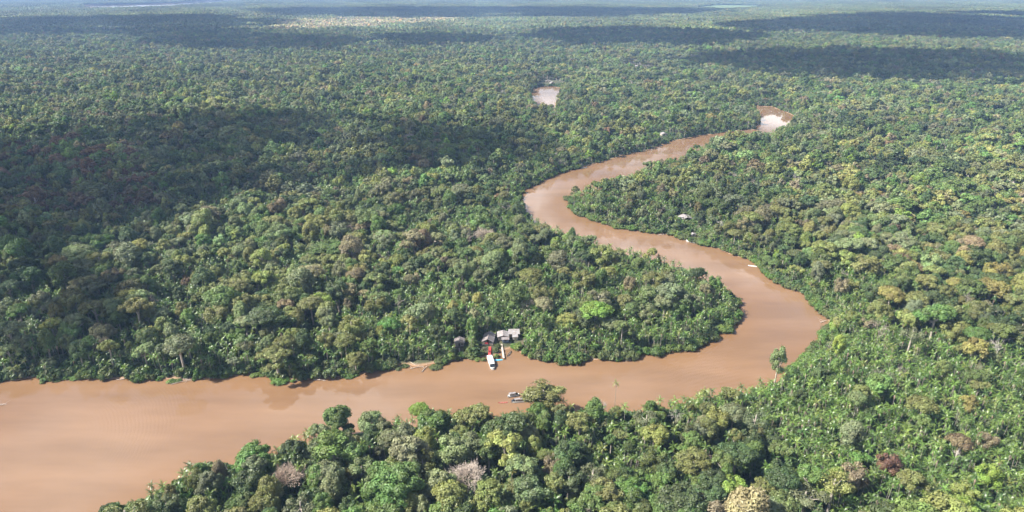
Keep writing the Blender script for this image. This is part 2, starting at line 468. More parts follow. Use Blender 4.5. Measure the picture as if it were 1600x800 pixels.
def cloud(foot_px, puff, seed, z=CLOUD_Z, n_edge=1.0, m='cloud'):
    """a cumulus whose shadow covers the given patch of canopy"""
    r = np.random.default_rng(seed)
    Q = np.array([at(px, py, 15.0) for px, py in foot_px])
    lo, hi = Q.min(0), Q.max(0)
    mb = MB()
    nx_, ny_ = int((hi[0]-lo[0]) / (puff*0.8)) + 2, int((hi[1]-lo[1]) / (puff*0.8)) + 2
    cen = []
    for i in range(nx_):
        for j in range(ny_):
            p_ = lo + (hi-lo) * np.array([(i + r.uniform(0.1, .9)) / nx_, (j + r.uniform(0.1, .9)) / ny_])
            cen.append(p_)
    cen = np.array(cen)
    ok = inside(cen, Q) & ((fnoise(cen, puff*9) > 0.33) | (r.uniform(size=len(cen)) < 0.35))
    pts = [(p_, puff * r.uniform(0.6, 0.95)) for p_ in cen[ok]]
    for i in range(len(Q)):                      # ragged rim
        a, b = Q[i], Q[(i+1) % len(Q)]
        L = np.linalg.norm(b-a); nn = max(2, int(L / (puff*0.35) * n_edge))
        for k in range(nn):
            p_ = a + (b-a) * r.uniform() + r.normal(0, puff*0.38, 2)
            pts.append((p_, puff * r.uniform(0.12, 0.4)))
    off = np.array(SUN_DIR) / SUN_DIR.z
    for p_, rad in pts:
        h = z + r.uniform(-0.1, 0.3) * puff
        c_ = np.array([p_[0], p_[1], 15.0]) + off * (h - 15.0)
        V = ICO2[0] * (1 + 0.16 * r.normal(size=(len(ICO2[0]), 1)))
        mb.add(c_ + V * rad * np.array([1, 1, 0.6]), ICO2[1])
    tag(link('cloud', mb.mesh('cloud', [M[m]], True)), kind='structure')
cloud([(-60,232),(120,205),(330,178),(560,182),(700,196),(830,214),(850,232),(760,246),(620,262),(500,268),(420,290),(300,318),(180,365),(60,392),(-80,400)], 46, 1)
cloud([(1130,82),(1300,78),(1480,82),(1680,86),(1720,118),(1560,124),(1400,122),(1230,112),(1120,100)], 110, 3, m='dense_cloud')
cloud([(900,46),(1000,44),(1150,52),(1180,62),(1080,68),(920,66),(840,58)], 150, 4, m='dense_cloud')
cloud([(1280,28),(1400,20),(1700,18),(1720,56),(1500,58),(1350,50)], 220, 5, m='dense_cloud')
cloud([(-80,32),(120,26),(300,24),(420,34),(400,50),(220,56),(60,52),(-80,58)], 200, 6, m='dense_cloud')
cloud([(420,14),(640,12),(900,12),(1120,15),(1080,22),(880,26),(640,26),(460,22)], 300, 7, m='dense_cloud')
cloud([(600,56),(700,54),(760,58),(740,68),(640,70)], 90, 8, m='dense_cloud')

cloud([(-80,420),(110,405),(230,440),(230,510),(110,545),(-80,555)], 22, 12, z=780, n_edge=1.0, m='thin_cloud')
cloud([(1240,30),(1330,34),(1340,46),(1200,50),(1140,40)], 170, 14, m='dense_cloud')
cloud([(250,56),(420,54),(560,62),(540,74),(380,76),(240,70)], 100, 15, n_edge=0.8)

# ------------------------------------------------------------------ plant builders
def crown(seed, Rr, hgt, nl, leaves, ls, kind='dome', lobe_r=(0.26, 0.40), core=True, flat=1.0, gap=0.0):
    """crown centred on its own origin (bottom about z = 0): lobes of leaf sprays"""
    r = np.random.default_rng(seed)
    mb = MB()
    lobes = []
    for i in range(nl):
        u = (i + 0.5) / nl
        if kind == 'dome':
            zc = 1 - 1.25 * u
            th = i * 2.39996 + r.uniform(-.5, .5)
            rr = math.sqrt(max(0.02, 1 - zc*zc)) * r.uniform(0.62, 1.16)
            q_ = np.array([rr*math.cos(th)*Rr*0.74, rr*math.sin(th)*Rr*0.74, hgt*(0.38 + 0.42*zc) + r.uniform(-.13, .13)*hgt])
        elif kind == 'umbrella':
            th = i * 2.39996 + r.uniform(-.4, .4)
            rr = math.sqrt(u) * r.uniform(0.85, 1.05)
            q_ = np.array([rr*math.cos(th)*Rr*0.8, rr*math.sin(th)*Rr*0.8, hgt*(0.62 - 0.30*rr*rr) + r.uniform(-.08, .08)*hgt])
        elif kind == 'tall':
            zc = r.uniform(0, 1)
            th = i * 2.39996 + r.uniform(-.6, .6)
            prof = math.sin(math.pi * (0.18 + 0.74 * zc)) ** 0.8
            q_ = np.array([prof*math.cos(th)*Rr*0.62, prof*math.sin(th)*Rr*0.62, hgt*(0.1 + 0.8*zc)])
        elif kind == 'multi':      # several joined heads of uneven height
            ns = 5; h_ = i % ns
            rs_ = np.random.default_rng(seed*17 + h_)
            ah = h_ * 6.283/ns + rs_.uniform(-.5, .5); rh = rs_.uniform(0.3, 0.62) if h_ else 0.1; zh = rs_.uniform(0.25, 0.62); rr0 = rs_.uniform(0.26, 0.44)
            D_ = r.normal(size=3); D_[2] = abs(D_[2]) - 0.2; D_ /= np.linalg.norm(D_)
            q_ = np.array([rh*math.cos(ah)*Rr, rh*math.sin(ah)*Rr, hgt*zh]) + D_ * Rr * rr0 * np.array([1, 1, 0.8])
        else:            # 'open': irregular separate boughs
            th = r.uniform(0, 6.283); zc = r.uniform(0.0, 1)
            rr = r.uniform(0.35, 1.0)
            q_ = np.array([rr*math.cos(th)*Rr*0.78, rr*math.sin(th)*Rr*0.78, hgt*(0.15 + 0.65*zc*(1.1-0.5*rr))])
        lr = Rr * r.uniform(*lobe_r)
        lobes.append((q_, lr))
    per = max(4, leaves // nl)
    cen = np.array([0, 0, hgt*0.35])
    for q_, lr in lobes:
        lv = r.uniform(0, 1)
        if core:
            V = ICO1[0] * (1 + 0.18 * r.normal(size=(len(ICO1[0]), 1)))
            mb.add(q_ + V * lr * 0.72 * np.array([1, 1, 0.75*flat]), ICO1[1], 0, lv*0.8)
        o_ = q_ - cen; o_ /= np.linalg.norm(o_) + 1e-6
        D = r.normal(size=(per, 3)) + o_ * 0.7 + np.array([0, 0, 0.35])
        D /= np.linalg.norm(D, axis=1)[:, None]
        rad = lr * (r.uniform(0.72, 1.12, (per, 1)) + (r.uniform(size=(per, 1)) < 0.12) * r.uniform(0.05, 0.4, (per, 1)))
        Pp = q_ + D * rad * np.array([1, 1, 0.95*flat])
        N = D + r.normal(0, 0.30, (per, 3)); N /= np.linalg.norm(N, axis=1)[:, None]
        T = np.cross(N, r.normal(size=(per, 3))); T /= np.linalg.norm(T, axis=1)[:, None]
        B = np.cross(N, T)
        sz = ls * r.uniform(0.6, 1.35, (per, 1))
        v1 = Pp - T*sz*0.75; v2 = Pp + B*sz*0.42 + N*sz*0.12; v3 = Pp + T*sz*0.75 - N*sz*0.15; v4 = Pp - B*sz*0.42 + N*sz*0.12
        allv = np.stack([v1, v2, v3, v4], 1).reshape(-1, 3)
        mb.add(allv, [(4*k, 4*k+1, 4*k+2, 4*k+3) for k in range(per)], 0, lv)
    return mb, lobes
def trunk(seed, height, rad, lobes, z0, nlimb=6):
    r = np.random.default_rng(seed + 99)
    mb = MB()
    bend = r.normal(0, 0.35, 2)
    fork = z0 + (height - z0) * 0.25
    P = [(0,0,-0.6), (bend[0]*.3, bend[1]*.3, fork*0.4), (bend[0], bend[1], fork), (bend[0]*.8, bend[1]*.8, fork + (height-fork)*0.5)]
    mb.tube(P, [rad*1.35, rad, rad*0.8, rad*0.3], 7)
    L = sorted(lobes, key=lambda l: l[0][2])[:max(nlimb*2, 1)]
    pick = r.permutation(len(L))[:nlimb]
    for k in pick:
        q_, lr = L[k]
        a = np.array([bend[0], bend[1], fork*r.uniform(0.86, 1.0)])
        b = q_ + np.array([0, 0, z0])
        mid = (a + b)/2 + np.array([0, 0, -0.08*np.linalg.norm(b-a)])
        mb.tube([a, mid, b], [rad*0.5, rad*0.34, rad*0.12], 4)
    return mb

TREES = []      # (crown mesh, trunk mesh, joined mesh, crown radius, total height, crown centre height, shape word)
def make_tree(seed, Rr, ch, total, nl, leaves, ls, kind, word, **kw):
    cb, lobes = crown(seed, Rr, ch, nl, leaves, ls, kind, **kw)
    z0 = total - ch
    for i in range(len(cb.v)):
        a = cb.v[i]; cb.v[i] = (a[0], a[1], a[2] + z0)
    tb = trunk(seed, total, 0.028 * total * 0.55 + 0.12, lobes, z0)
    cm = cb.mesh('crown', [M['leaf']])
    tm = tb.mesh('trunk', [M['bark']], True)
    j = MB(); j.merged(cb, 0); j.merged(tb, 1)
    return dict(crown=cm, trunk=tm, joined=j.mesh('tree', [M['leaf'], M['bark']]), R=Rr, H=total, zc=z0 + ch*0.45, word=word)
T = [
 make_tree(11, 5.4, 10.0, 17.5, 34, 5200, 0.50, 'dome', 'round-crowned', lobe_r=(0.16, 0.38)),
 make_tree(12, 6.0, 10.0, 19.0, 44, 5600, 0.50, 'multi', 'broad-crowned', lobe_r=(0.13, 0.26)),
 make_tree(13, 4.9, 12.5, 20.0, 34, 5200, 0.52, 'tall', 'tall-crowned', lobe_r=(0.28, 0.42)),
 make_tree(14, 6.4, 6.5, 19.0, 30, 4200, 0.46, 'umbrella', 'flat-topped', lobe_r=(0.22, 0.32), flat=0.75),
 make_tree(15, 5.4, 9.5, 17.5, 20, 3000, 0.46, 'open', 'ragged', lobe_r=(0.22, 0.34)),
 make_tree(16, 4.7, 9.0, 16.0, 36, 4200, 0.46, 'multi', 'compact', lobe_r=(0.14, 0.28)),
 make_tree(17, 5.7, 11.0, 19.0, 26, 3600, 0.50, 'open', 'loose-crowned', lobe_r=(0.26, 0.38)),
 make_tree(18, 5.8, 8.5, 17.0, 46, 6000, 0.42, 'dome', 'dense domed', lobe_r=(0.2, 0.28)),
 make_tree(19, 4.2, 10.0, 18.0, 18, 2600, 0.44, 'tall', 'slender', lobe_r=(0.26, 0.4)),
 make_tree(20, 5.6, 6.5, 18.0, 14, 1500, 0.42, 'open', 'thin-leaved', lobe_r=(0.2, 0.3), core=False),
]
NT = len(T)
# lighter versions for the middle distance
TL = [
 make_tree(31, 5.4, 10.0, 17.5, 26, 1000, 0.95, 'dome', '', lobe_r=(0.16, 0.38)),
 make_tree(32, 5.9, 10.5, 19.0, 34, 1100, 0.95, 'multi', '', lobe_r=(0.13, 0.26)),
 make_tree(33, 4.8, 12.5, 20.0, 22, 800, 1.05, 'tall', '', lobe_r=(0.28, 0.42)),
 make_tree(34, 6.2, 7.0, 19.0, 22, 700, 1.0, 'umbrella', '', lobe_r=(0.22, 0.32), flat=0.75),
 make_tree(35, 5.5, 10.0, 17.5, 18, 650, 1.0, 'open', '', lobe_r=(0.24, 0.36)),
 make_tree(36, 4.7, 9.5, 16.0, 28, 850, 0.9, 'multi', '', lobe_r=(0.14, 0.28)),
]

# leafless trees: branching down to twigs
def bare_tree(seed, total, Rr, depth, spread, fine, clear=0.45, r0=0.26, lean=0.0, twigs=0):
    r = np.random.default_rng(seed)
    tw, tr = MB(), MB()
    def grow(p0, d_, L, rad, lev):
        d_ = d_ / np.linalg.norm(d_)
        n_ = 2 if lev > 1 else 3
        pts = [p0]; q_ = p0; dd = d_.copy()
        for k in range(n_):
            dd = dd + r.normal(0, 0.13, 3); dd[2] += 0.04; dd /= np.linalg.norm(dd)
            q_ = q_ + dd * L / n_; pts.append(q_)
        rads = [max(0.032 if lev > 2 else 0.045, rad * (1 - 0.45*k/n_)) for k in range(n_+1)]
        (tr if lev < 2 else tw).tube(pts, rads, 6 if lev == 0 else (4 if lev < 2 else 3), 0, r.uniform(), cap=False)
        if lev >= depth: return
        nb = [5, 4, fine, fine, fine][min(lev, 4)]
        for k in range(nb):
            tt = r.uniform(0.55, 1.0) if lev == 0 else r.uniform(0.3, 1.0)
            base = pts[0] + 0; idx = min(int(tt*n_), n_-1); f_ = tt*n_ - idx
            base = pts[idx] + (pts[idx+1]-pts[idx]) * f_
            side = np.cross(dd, r.normal(size=3)); side /= np.linalg.norm(side)
            nd_ = dd * (1 - spread*r.uniform(0.5, 1)) + side * spread * r.uniform(0.8, 1.4) + np.array([0, 0, 0.12])
            grow(base, nd_, L * r.uniform(0.55, 0.8) if lev else Rr * r.uniform(0.75, 1.0), rads[-1] * 0.62, lev+1)
    grow(np.array([0, 0, -0.5]), np.array([lean, 0, 1.0]), total*clear + (total*0.25), r0, 0)
    if twigs:
        V = np.array(tw.v + tr.v); top = V[:,2].max(); ext = np.percentile(np.hypot(V[:,0], V[:,1]), 97)
        D_ = r.normal(size=(twigs, 3)); D_[:,2] = np.abs(D_[:,2])*0.9 - 0.12; D_ /= np.linalg.norm(D_, axis=1)[:, None]
        az_ = np.arctan2(D_[:,1], D_[:,0])
        lump = 0.84 + 0.16*np.sin(3*az_ + seed) + 0.13*np.sin(7*az_ + 5*D_[:,2] + 1.3) + 0.1*np.sin(11*D_[:,2] + 2*az_)
        D_ = D_ * lump[:, None]
        P0 = np.array([0, 0, top*0.62]) + D_ * r.uniform(0.5, 0.92, (twigs, 1)) * np.array([ext, ext, top*0.36])
        dv = D_ + r.normal(0, 0.35, (twigs, 3)) + np.array([0, 0, 0.35]); dv /= np.linalg.norm(dv, axis=1)[:, None]
        sd = np.cross(dv, r.normal(size=(twigs, 3))); sd /= np.linalg.norm(sd, axis=1)[:, None]
        ln_ = r.uniform(0.5, 1.3, (twigs, 1))
        vv = np.stack([P0 - sd*0.05, P0 + sd*0.05, P0 + dv*ln_], 1).reshape(-1, 3)
        tw.add(vv, [(3*k, 3*k+1, 3*k+2) for k in range(twigs)], 0, 0.6)
    V = np.array(tw.v + tr.v); top = V[:,2].max(); ext = np.abs(V[:,:2]).max()
    return dict(crown=tw.mesh('branches', [M['twig']]), trunk=tr.mesh('trunk', [M['twig']], True), R=ext, H=top, zc=top*0.66)
BARE = [
 bare_tree(41, 14, 4.6, 3, 0.72, 5, 0.35, 0.27, twigs=3800),        # dense pink-brown dome of twigs
 bare_tree(42, 15, 4.6, 4, 0.7, 4, 0.35, 0.2),
 bare_tree(43, 17, 4.0, 3, 0.6, 3, 0.5, 0.2),            # open, white limbed
 bare_tree(44, 14, 3.6, 4, 0.75, 3, 0.4, 0.2),
]

# palms
def frond(seed, L=3.3, droop=0.55, wid=0.6, n=9):
    """one feather leaf along +X from the origin: midrib and two rows of leaflets"""
    r = np.random.default_rng(seed)
    mb = MB()
    pts = []
    for k in range(n + 1):
        u = k / n
        pts.append(np.array([L * u * (1 - 0.16*u*droop), 0, L * (0.50*u - (0.5 + droop) * 0.62*u*u)]))
    mb.tube([pts[0], pts[n//3], pts[2*n//3], pts[n]], [0.045, 0.035, 0.022, 0.008], 3, 0, 0.75, cap=False)
    for k in range(1, n):
        u = k / n
        w = wid * (0.45 + 1.0*math.sin(math.pi * min(1, u*0.95 + 0.1))) * 0.95
        p0, p1 = pts[k], pts[k+1]
        for s in (-1, 1):
            ww = w * r.uniform(0.75, 1.2); dr = r.uniform(0.15, 0.5) * ww
            tip = p0 + (p1-p0) * r.uniform(1.0, 1.9) + np.array([0, s*ww, -dr])
            mb.add([p0, p0 + (p1-p0)*0.92, tip], [(0, 1, 2)], 0, r.uniform(0.3, 0.8))
    return mb
FR = [frond(51, 3.3, 0.35), frond(52, 3.1, 0.75, 0.55), frond(53, 2.8, 1.15, 0.5)]
FRM = [f.mesh('frond', [M['frond']]) for f in FR]
DEADM = FR[2].mesh('dead_frond', [M['dead_frond']])
def palm_plan(seed, n):
    r = np.random.default_rng(seed)
    pl = []
    for k in range(n):
        u = k / n
        which = 0 if u < 0.34 else (1 if u < 0.72 else 2)
        tilt = (-R(50) + R(78) * u) + r.uniform(-.13, .13)       # young fronds up, old ones hanging
        pl.append((which, k * 2.39996 + r.uniform(-.3, .3), tilt, r.uniform(0.85, 1.12)))
    return pl
def xf(mb, Mx):
    A = np.array(Mx)[:3]
    V = np.c_[np.array(mb.v), np.ones(len(mb.v))] @ A.T
    o = MB(); o.v = [tuple(v) for v in V]; o.f = list(mb.f); o.mi = list(mb.mi); o.lobe = list(mb.lobe); return o
def palm_trunk(seed, h, rad):
    r = np.random.default_rng(seed)
    b = r.normal(0, 0.5, 2)
    mb = MB()
    mb.tube([(-b[0], -b[1], -0.4), (-b[0]*.5, -b[1]*.5, h*.4), (-b[0]*.1, -b[1]*.1, h*.8), (0, 0, h)], [rad*1.5, rad, rad*.9, rad*.75], 6)
    return mb
PALMS = []
for s, h, n, rad in ((61, 10.0, 12, 0.11), (62, 8.0, 11, 0.12), (63, 12.0, 10, 0.10), (64, 6.0, 13, 0.13)):
    plan = palm_plan(s, n)
    tb = palm_trunk(s, h, rad)
    j = MB(); cj = MB()
    for which, az, tilt, sc_ in plan:
        Mx = Matrix.Translation((0, 0, h)) @ Matrix.Rotation(az, 4, 'Z') @ Matrix.Rotation(tilt, 4, 'Y') @ Matrix.Scale(sc_, 4)
        cj.merged(xf(FR[which], Mx))
    dead = []
    for k in range((1, 0, 2, 0)[len(PALMS)]):
        Mx = (h - 0.15, 1.1 + 2.6*k + s, R(58), 0.8)
        dead.append(Mx)
    j.merged(cj, 0); j.merged(tb, 1)
    for hz_, az, tilt, sc_ in dead:
        j.merged(xf(FR[2], Matrix.Translation((0, 0, hz_)) @ Matrix.Rotation(az, 4, 'Z') @ Matrix.Rotation(tilt, 4, 'Y') @ Matrix.Scale(sc_, 4)), 2)
    PALMS.append(dict(trunk=tb.mesh('trunk', [M['palm_bark']], True), crown=cj.mesh('fronds', [M['frond']]), plan=plan, dead=dead, h=h, joined=j.mesh('palm', [M['frond'], M['palm_bark'], M['dead_frond']])))
# light palm for the distance
def light(mb_list):
    pass

# low shrubs
def make_shrub(seed, Rr, h, nl, leaves, ls):
    cb, lobes = crown(seed, Rr, h, nl, leaves, ls, 'dome', lobe_r=(0.28, 0.45))
    st = MB()
    r = np.random.default_rng(seed)
    for q_, lr in lobes[:6]:
        st.tube([(r.normal(0,.15), r.normal(0,.15), -0.5), q_*0.6, q_], [0.06, 0.05, 0.02], 4)
    j = MB(); j.merged(cb, 0); j.merged(st, 1)
    return dict(crown=cb.mesh('foliage', [M['leaf']]), trunk=st.mesh('stems', [M['bark']]), joined=j.mesh('shrub', [M['leaf'], M['bark']]), R=Rr, H=h)
SHRUBS = [make_shrub(71, 2.4, 2.6, 14, 1300, 0.34), make_shrub(72, 2.0, 3.4, 14, 1200, 0.34), make_shrub(73, 3.0, 2.4, 18, 1500, 0.34)]
SHRUB_L = [make_shrub(74, 2.6, 3.0, 10, 260, 0.8)]

# ------------------------------------------------------------------ hues of the foliage
HUE = {
 'olive': (0.155, 0.165, 0.052), 'dark green': (0.056, 0.090, 0.030), 'green': (0.098, 0.150, 0.038), 'grey-green': (0.155, 0.175, 0.088),
 'yellow-green': (0.205, 0.220, 0.060), 'lime': (0.18, 0.26, 0.045), 'bright green': (0.100, 0.185, 0.040), 'brown': (0.165, 0.125, 0.068),
 'rust-red': (0.145, 0.082, 0.052), 'tan': (0.21, 0.175, 0.10), 'golden': (0.225, 0.20, 0.062), 'pale green': (0.165, 0.21, 0.085),
}
KEYS = list(HUE)
PROB = dict(zip(KEYS, (0.25, 0.18, 0.22, 0.17, 0.080, 0.014, 0.03, 0.012, 0.0008, 0.040, 0.010, 0.05)))
PV = np.array([PROB[k] for k in KEYS]); PV /= PV.sum()
HV = np.array([HUE[k] for k in KEYS])
PALM_HUE = np.array([(0.098, 0.164, 0.031), (0.130, 0.198, 0.040), (0.072, 0.122, 0.030), (0.165, 0.205, 0.052)])
def hues(n, P=None, r=rng):
    k = r.choice(len(KEYS), n, p=PV)
    if P is not None:
        # species stand in loose patches
        lw = np.stack([np.log(PV[j]) + 2.6 * (fnoise(np.asarray(P) + 311.0*j, 150.0 + 23.0*j) - 0.5) for j in range(len(KEYS))], 1)
        k = np.argmax(lw + r.gumbel(size=lw.shape), 1)
        red = inside(P, np.array([at(a, b, 15) for a, b in [(-40,225),(120,215),(230,250),(260,320),(120,330),(-40,330)]]))
        k = np.where(red & (r.uniform(size=n) < 0.34), KEYS.index('rust-red'), k)
        gold = inside(P, np.array([at(a, b, 15) for a, b in [(1300,240),(1620,215),(1640,420),(1480,480),(1330,330)]]))
        k = np.where(gold & (r.uniform(size=n) < 0.08), KEYS.index('golden'), k)
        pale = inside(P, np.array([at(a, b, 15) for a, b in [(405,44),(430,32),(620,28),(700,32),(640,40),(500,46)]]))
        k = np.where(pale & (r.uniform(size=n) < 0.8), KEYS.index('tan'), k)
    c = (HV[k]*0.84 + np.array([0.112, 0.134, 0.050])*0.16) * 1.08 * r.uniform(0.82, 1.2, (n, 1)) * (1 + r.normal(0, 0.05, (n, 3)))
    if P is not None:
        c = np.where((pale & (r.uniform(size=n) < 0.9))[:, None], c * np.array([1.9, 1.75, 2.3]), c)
    return k, np.clip(c, 0.01, 0.6)

def px_poly(pts, z=10.0): return np.array([at(a, b, z) for a, b in pts])
PALMLAND = [
 (px_poly([(1010,622),(1180,592),(1262,548),(1290,512),(1420,505),(1500,540),(1640,560),(1660,820),(1330,820),(1260,720),(1150,660)]), 0.88),
 (px_poly([(1195,425),(1290,400),(1400,430),(1380,480),(1320,520),(1290,515),(1260,470)]), 0.6),
 (px_poly([(545,470),(640,440),(760,420),(880,380),(1010,400),(1140,450),(1152,500),(1100,536),(960,556),(840,552),(700,560),(600,572),(540,560)]), 0.72),
 (px_poly([(-60,470),(180,455),(380,480),(540,540),(540,590),(-60,600)]), 0.50),
 (px_poly([(150,810),(330,704),(480,690),(530,720),(470,760),(330,780),(260,815)]), 0.6),
 (px_poly([(880,310),(1000,270),(1100,310),(1190,380),(1180,405),(1000,360)]), 0.45),
 (px_poly([(620,330),(820,310),(860,350),(830,400),(640,420)]), 0.4),
 (px_poly([(660,215),(900,150),(1180,150),(1180,200),(900,260),(800,300)]), 0.6),
 (px_poly([(880,108),(1150,112),(1300,130),(1240,165),(900,150)]), 0.6),
 (px_poly([(700,660),(1000,640),(1060,700),(960,760),(800,730)]), 0.35),
]
def palm_prob(P):
    v = 0.20 + 0.45 * np.clip((fnoise(P, 170) - 0.48) * 3.2, 0, 1)
    for Q, k in PALMLAND:
        v = np.where(inside(P, Q), np.maximum(v, k), v)
    return v

# clearings: (centre px, half sizes in metres)
CLEAR = []
LOW = []          # only low growth
def low_at(px, py, rx, ry):
    q_ = at(px, py, 0.0); LOW.append((q_[0], q_[1], rx, ry))
def clear_at(px, py, rx, ry, z=0.0):
    q_ = at(px, py, z); CLEAR.append((q_[0], q_[1], rx, ry))
clear_at(718, 541, 5.0, 8.5); clear_at(764, 540, 7.5, 11.0); clear_at(786, 536, 6.5, 10.0); clear_at(803, 534, 7.5, 8.5)
clear_at(766, 552, 8.0, 7.0); clear_at(790, 545, 10.0, 10.0); clear_at(718, 549, 3.0, 9.0)
clear_at(1071, 341, 9, 9); low_at(1071, 351, 8, 20); clear_at(1084, 366, 4, 7); clear_at(1074, 368, 9, 5); clear_at(1082, 375, 8, 4)
low_at(859, 132, 26, 70); low_at(1038, 217, 16, 42); low_at(1088, 156, 34, 75); low_at(991, 108, 26, 60); low_at(1008, 111, 34, 55)
clear_at(800, 640, 6, 8); clear_at(803, 632, 8, 5)
clear_at(650, 572, 17, 4)
def blocked(P, grow=0.0, low=True):
    b = np.zeros(len(P), bool)
    for cx, cy, rx, ry in CLEAR + (LOW if low else []):
        b |= ((P[:,0]-cx)/(rx+grow))**2 + ((P[:,1]-cy)/(ry+grow))**2 < 1
    return b
FIELD = px_poly([(1080,10),(1120,6),(1190,7),(1200,11),(1150,14),(1095,13.5)], 12)

# ------------------------------------------------------------------ where things grow
def grid_pts(step, jit, y0, y1, wide=0.80, pad=45):
    ys_ = np.arange(y0, y1, step * 0.866)
    out_ = []
    for j, yy in enumerate(ys_):
        hw = wide * yy + pad
        xx = np.arange(-hw, hw, step) + (step/2 if j % 2 else 0)
        out_.append(np.stack([xx, np.full(len(xx), yy)], 1))
    P = np.concatenate(out_)
    return P + rng.uniform(-jit, jit, P.shape)

# landmark trees seen in the photograph: (px, py of the crown's centre, crown radius in px, kind, hue, what it looks like)
LAND = [
 (432,560,31,1,'olive','large olive domed tree leaning over the left bank'),
 (280,537,25,3,'grey-green','pale grey-green umbrella tree on the left bank'),
 (515,392,34,7,'green','big smooth green dome tree in the middle of the left forest'),
 (395,716,30,7,'bright green','bright green dome tree near the lower left river edge'),
 (987,772,30,7,'bright green','bright green ball-shaped tree at the bottom edge'),
 (1028,682,22,0,'yellow-green','yellow-green tree in front of the near river bank'),
 (528,648,23,0,'green','dark green tall tree standing at the near water edge'),
 (580,660,22,0,'pale green','light green tree beside the tall near-bank tree'),
 (655,640,17,3,'lime','lime-topped tree on the near river edge'),
 (850,616,36,6,'olive','large olive spreading tree hiding the moored boats'),
 (738,652,30,1,'olive','wide olive tree overhanging the near river edge'),
 (905,662,27,1,'olive','olive round tree with one pale straight trunk'),
 (680,660,26,0,'green','deep green tree between the lime and the wide olive tree'),
 (1008,652,22,9,'grey-green','thin grey-green tree with branches showing, near bank'),
 (1218,552,12,8,'pale green','lone slender tree with white trunk against the water'),
 (1085,722,30,7,'olive','olive lumpy-crowned tree of the pair near the bottom'),
 (1150,712,34,1,'dark green','dark olive broad tree right of the lumpy olive pair'),
 (1262,772,40,9,'grey-green','wide grey dome tree at the bottom edge'),
 (1340,622,15,3,'pale green','slim flat-topped tree with a long white trunk among palms'),
 (1440,632,24,3,'olive','grey-olive spreading tree with pale trunk among palms'),
 (1511,632,15,0,'golden','orange-gold tree with forked trunk among the palms'),
 (1343,716,18,5,'bright green','light green bushy tree above the bottom right palms'),
 (1388,724,18,6,'rust-red','red-brown tree above the bottom right palms'),
 (1500,690,19,3,'brown','brown flat-topped tree near the lower right edge'),
 (1545,690,17,4,'tan','pinkish brown open tree at the lower right edge'),
 (1545,742,20,6,'lime','light lime tree at the lower right edge'),
 (1425,755,26,1,'olive','olive broad tree among the bottom right palms'),
 (1550,452,28,7,'golden','large yellow-gold domed tree at the right edge'),
 (1525,545,19,0,'golden','orange-olive round tree in the right palms'),
 (1392,458,20,3,'golden','orange-topped tree right of the river bend'),
 (1425,520,20,9,'grey-green','open tree with bright white limbs right of the bend'),
 (722,420,15,6,'pale green','tall pale tree with a bare white trunk behind the huts'),
 (772,412,20,2,'pale green','tall pale double-crowned tree behind the huts'),
 (950,425,15,3,'yellow-green','yellow flat-topped tree on the river spit'),
 (910,438,22,4,'olive','olive tree with white forked limbs on the river spit'),
 (1020,440,22,4,'olive','tan-olive ragged tree on the river spit'),
 (842,460,17,6,'olive','olive open tree on the spit behind the huts'),
 (990,345,0,0,'green',''),
 (615,545,0,0,'green',''),
 (555,562,17,0,'olive','olive round tree at the left bank above driftwood'),
 (640,420,0,0,'green',''),
 (1505,795,22,6,'lime','yellow-green tree cut by the bottom edge'),
 (820,735,30,1,'pale green','pale green broad tree in the near forest centre'),
 (700,770,30,1,'yellow-green','yellowish broad tree at the bottom edge'),
 (640,785,30,0,'olive','olive tree at the bottom edge left of centre'),
 (470,790,30,9,'grey-green','dull grey-green tree at the bottom edge'),
 (660,725,24,6,'olive','brown-olive loose tree in the near forest'),
 (565,735,24,4,'pale green','whitish pale ragged tree in the near forest'),
 (865,725,18,6,'tan','tan-brown tree behind the pale broad tree'),
 (1085,780,22,6,'brown','rusty brown tree at the bottom edge'),
 (925,740,26,9,'grey-green','dull grey tree left of the bright green ball tree'),
 (1120,375,0,0,'green',''),
 (1085,362,0,0,'green',''),
 (400,318,12,1,'yellow-green','yellow-green tree in the left forest'),
 (460,335,12,0,'yellow-green','pale yellow tree lit beside the cloud shadow'),
 (670,360,13,0,'yellow-green','bright yellow-green tree left of the river bend'),
 (1330,290,14,2,'yellow-green','yellow-green tall tree in the right forest'),
]
BARE_AT = [
 (447,745,33,0,(0.46,0.36,0.29),'pink-brown leafless dome tree near the bottom left'),
 (730,745,38,0,(0.50,0.42,0.36),'large pinkish leafless tree in the near forest'),
 (1055,655,17,2,(0.46,0.42,0.37),'grey-white bare tree behind the yellow-green tree'),
 (930,625,13,1,(0.42,0.37,0.33),'small grey leafless tree on the near river edge'),
 (890,607,9,2,(0.44,0.38,0.33),'white bare twigs beside the large olive tree'),
 (1318,433,14,1,(0.44,0.38,0.32),'pale leafless tree right of the river bend'),
 (1440,437,17,1,(0.48,0.37,0.31),'pinkish leafless tree in the right forest'),
 (1590,575,13,2,(0.5,0.45,0.39),'white bare tree at the right edge'),
 (1495,716,11,2,(0.5,0.46,0.42),'small white dead tree near the lower right'),
 (1500,600,0,2,(0.5,0.46,0.42),''),
 (1300,545,14,3,(0.38,0.33,0.27),'grey bare tree on the right bank below the bend'),
 (640,215,14,0,(0.38,0.34,0.31),'dark grey leafless dome tree in the cloud shadow'),
 (757,367,22,0,(0.42,0.35,0.28),'brown-grey leafless dome left of the river bend'),
 (350,738,14,1,(0.44,0.38,0.37),'mauve-grey twiggy tree near the lower left'),
 (1410,582,15,1,(0.36,0.31,0.26),'grey thinly twigged tree among the right palms'),
 (1595,435,12,2,(0.45,0.38,0.33),'pale bare tree at the right edge'),
 (1195,352,10,1,(0.36,0.31,0.27),'grey twiggy tree on the far bank'),
 (1180,285,9,1,(0.4,0.35,0.31),'small grey leafless tree in the upper right forest'),
]

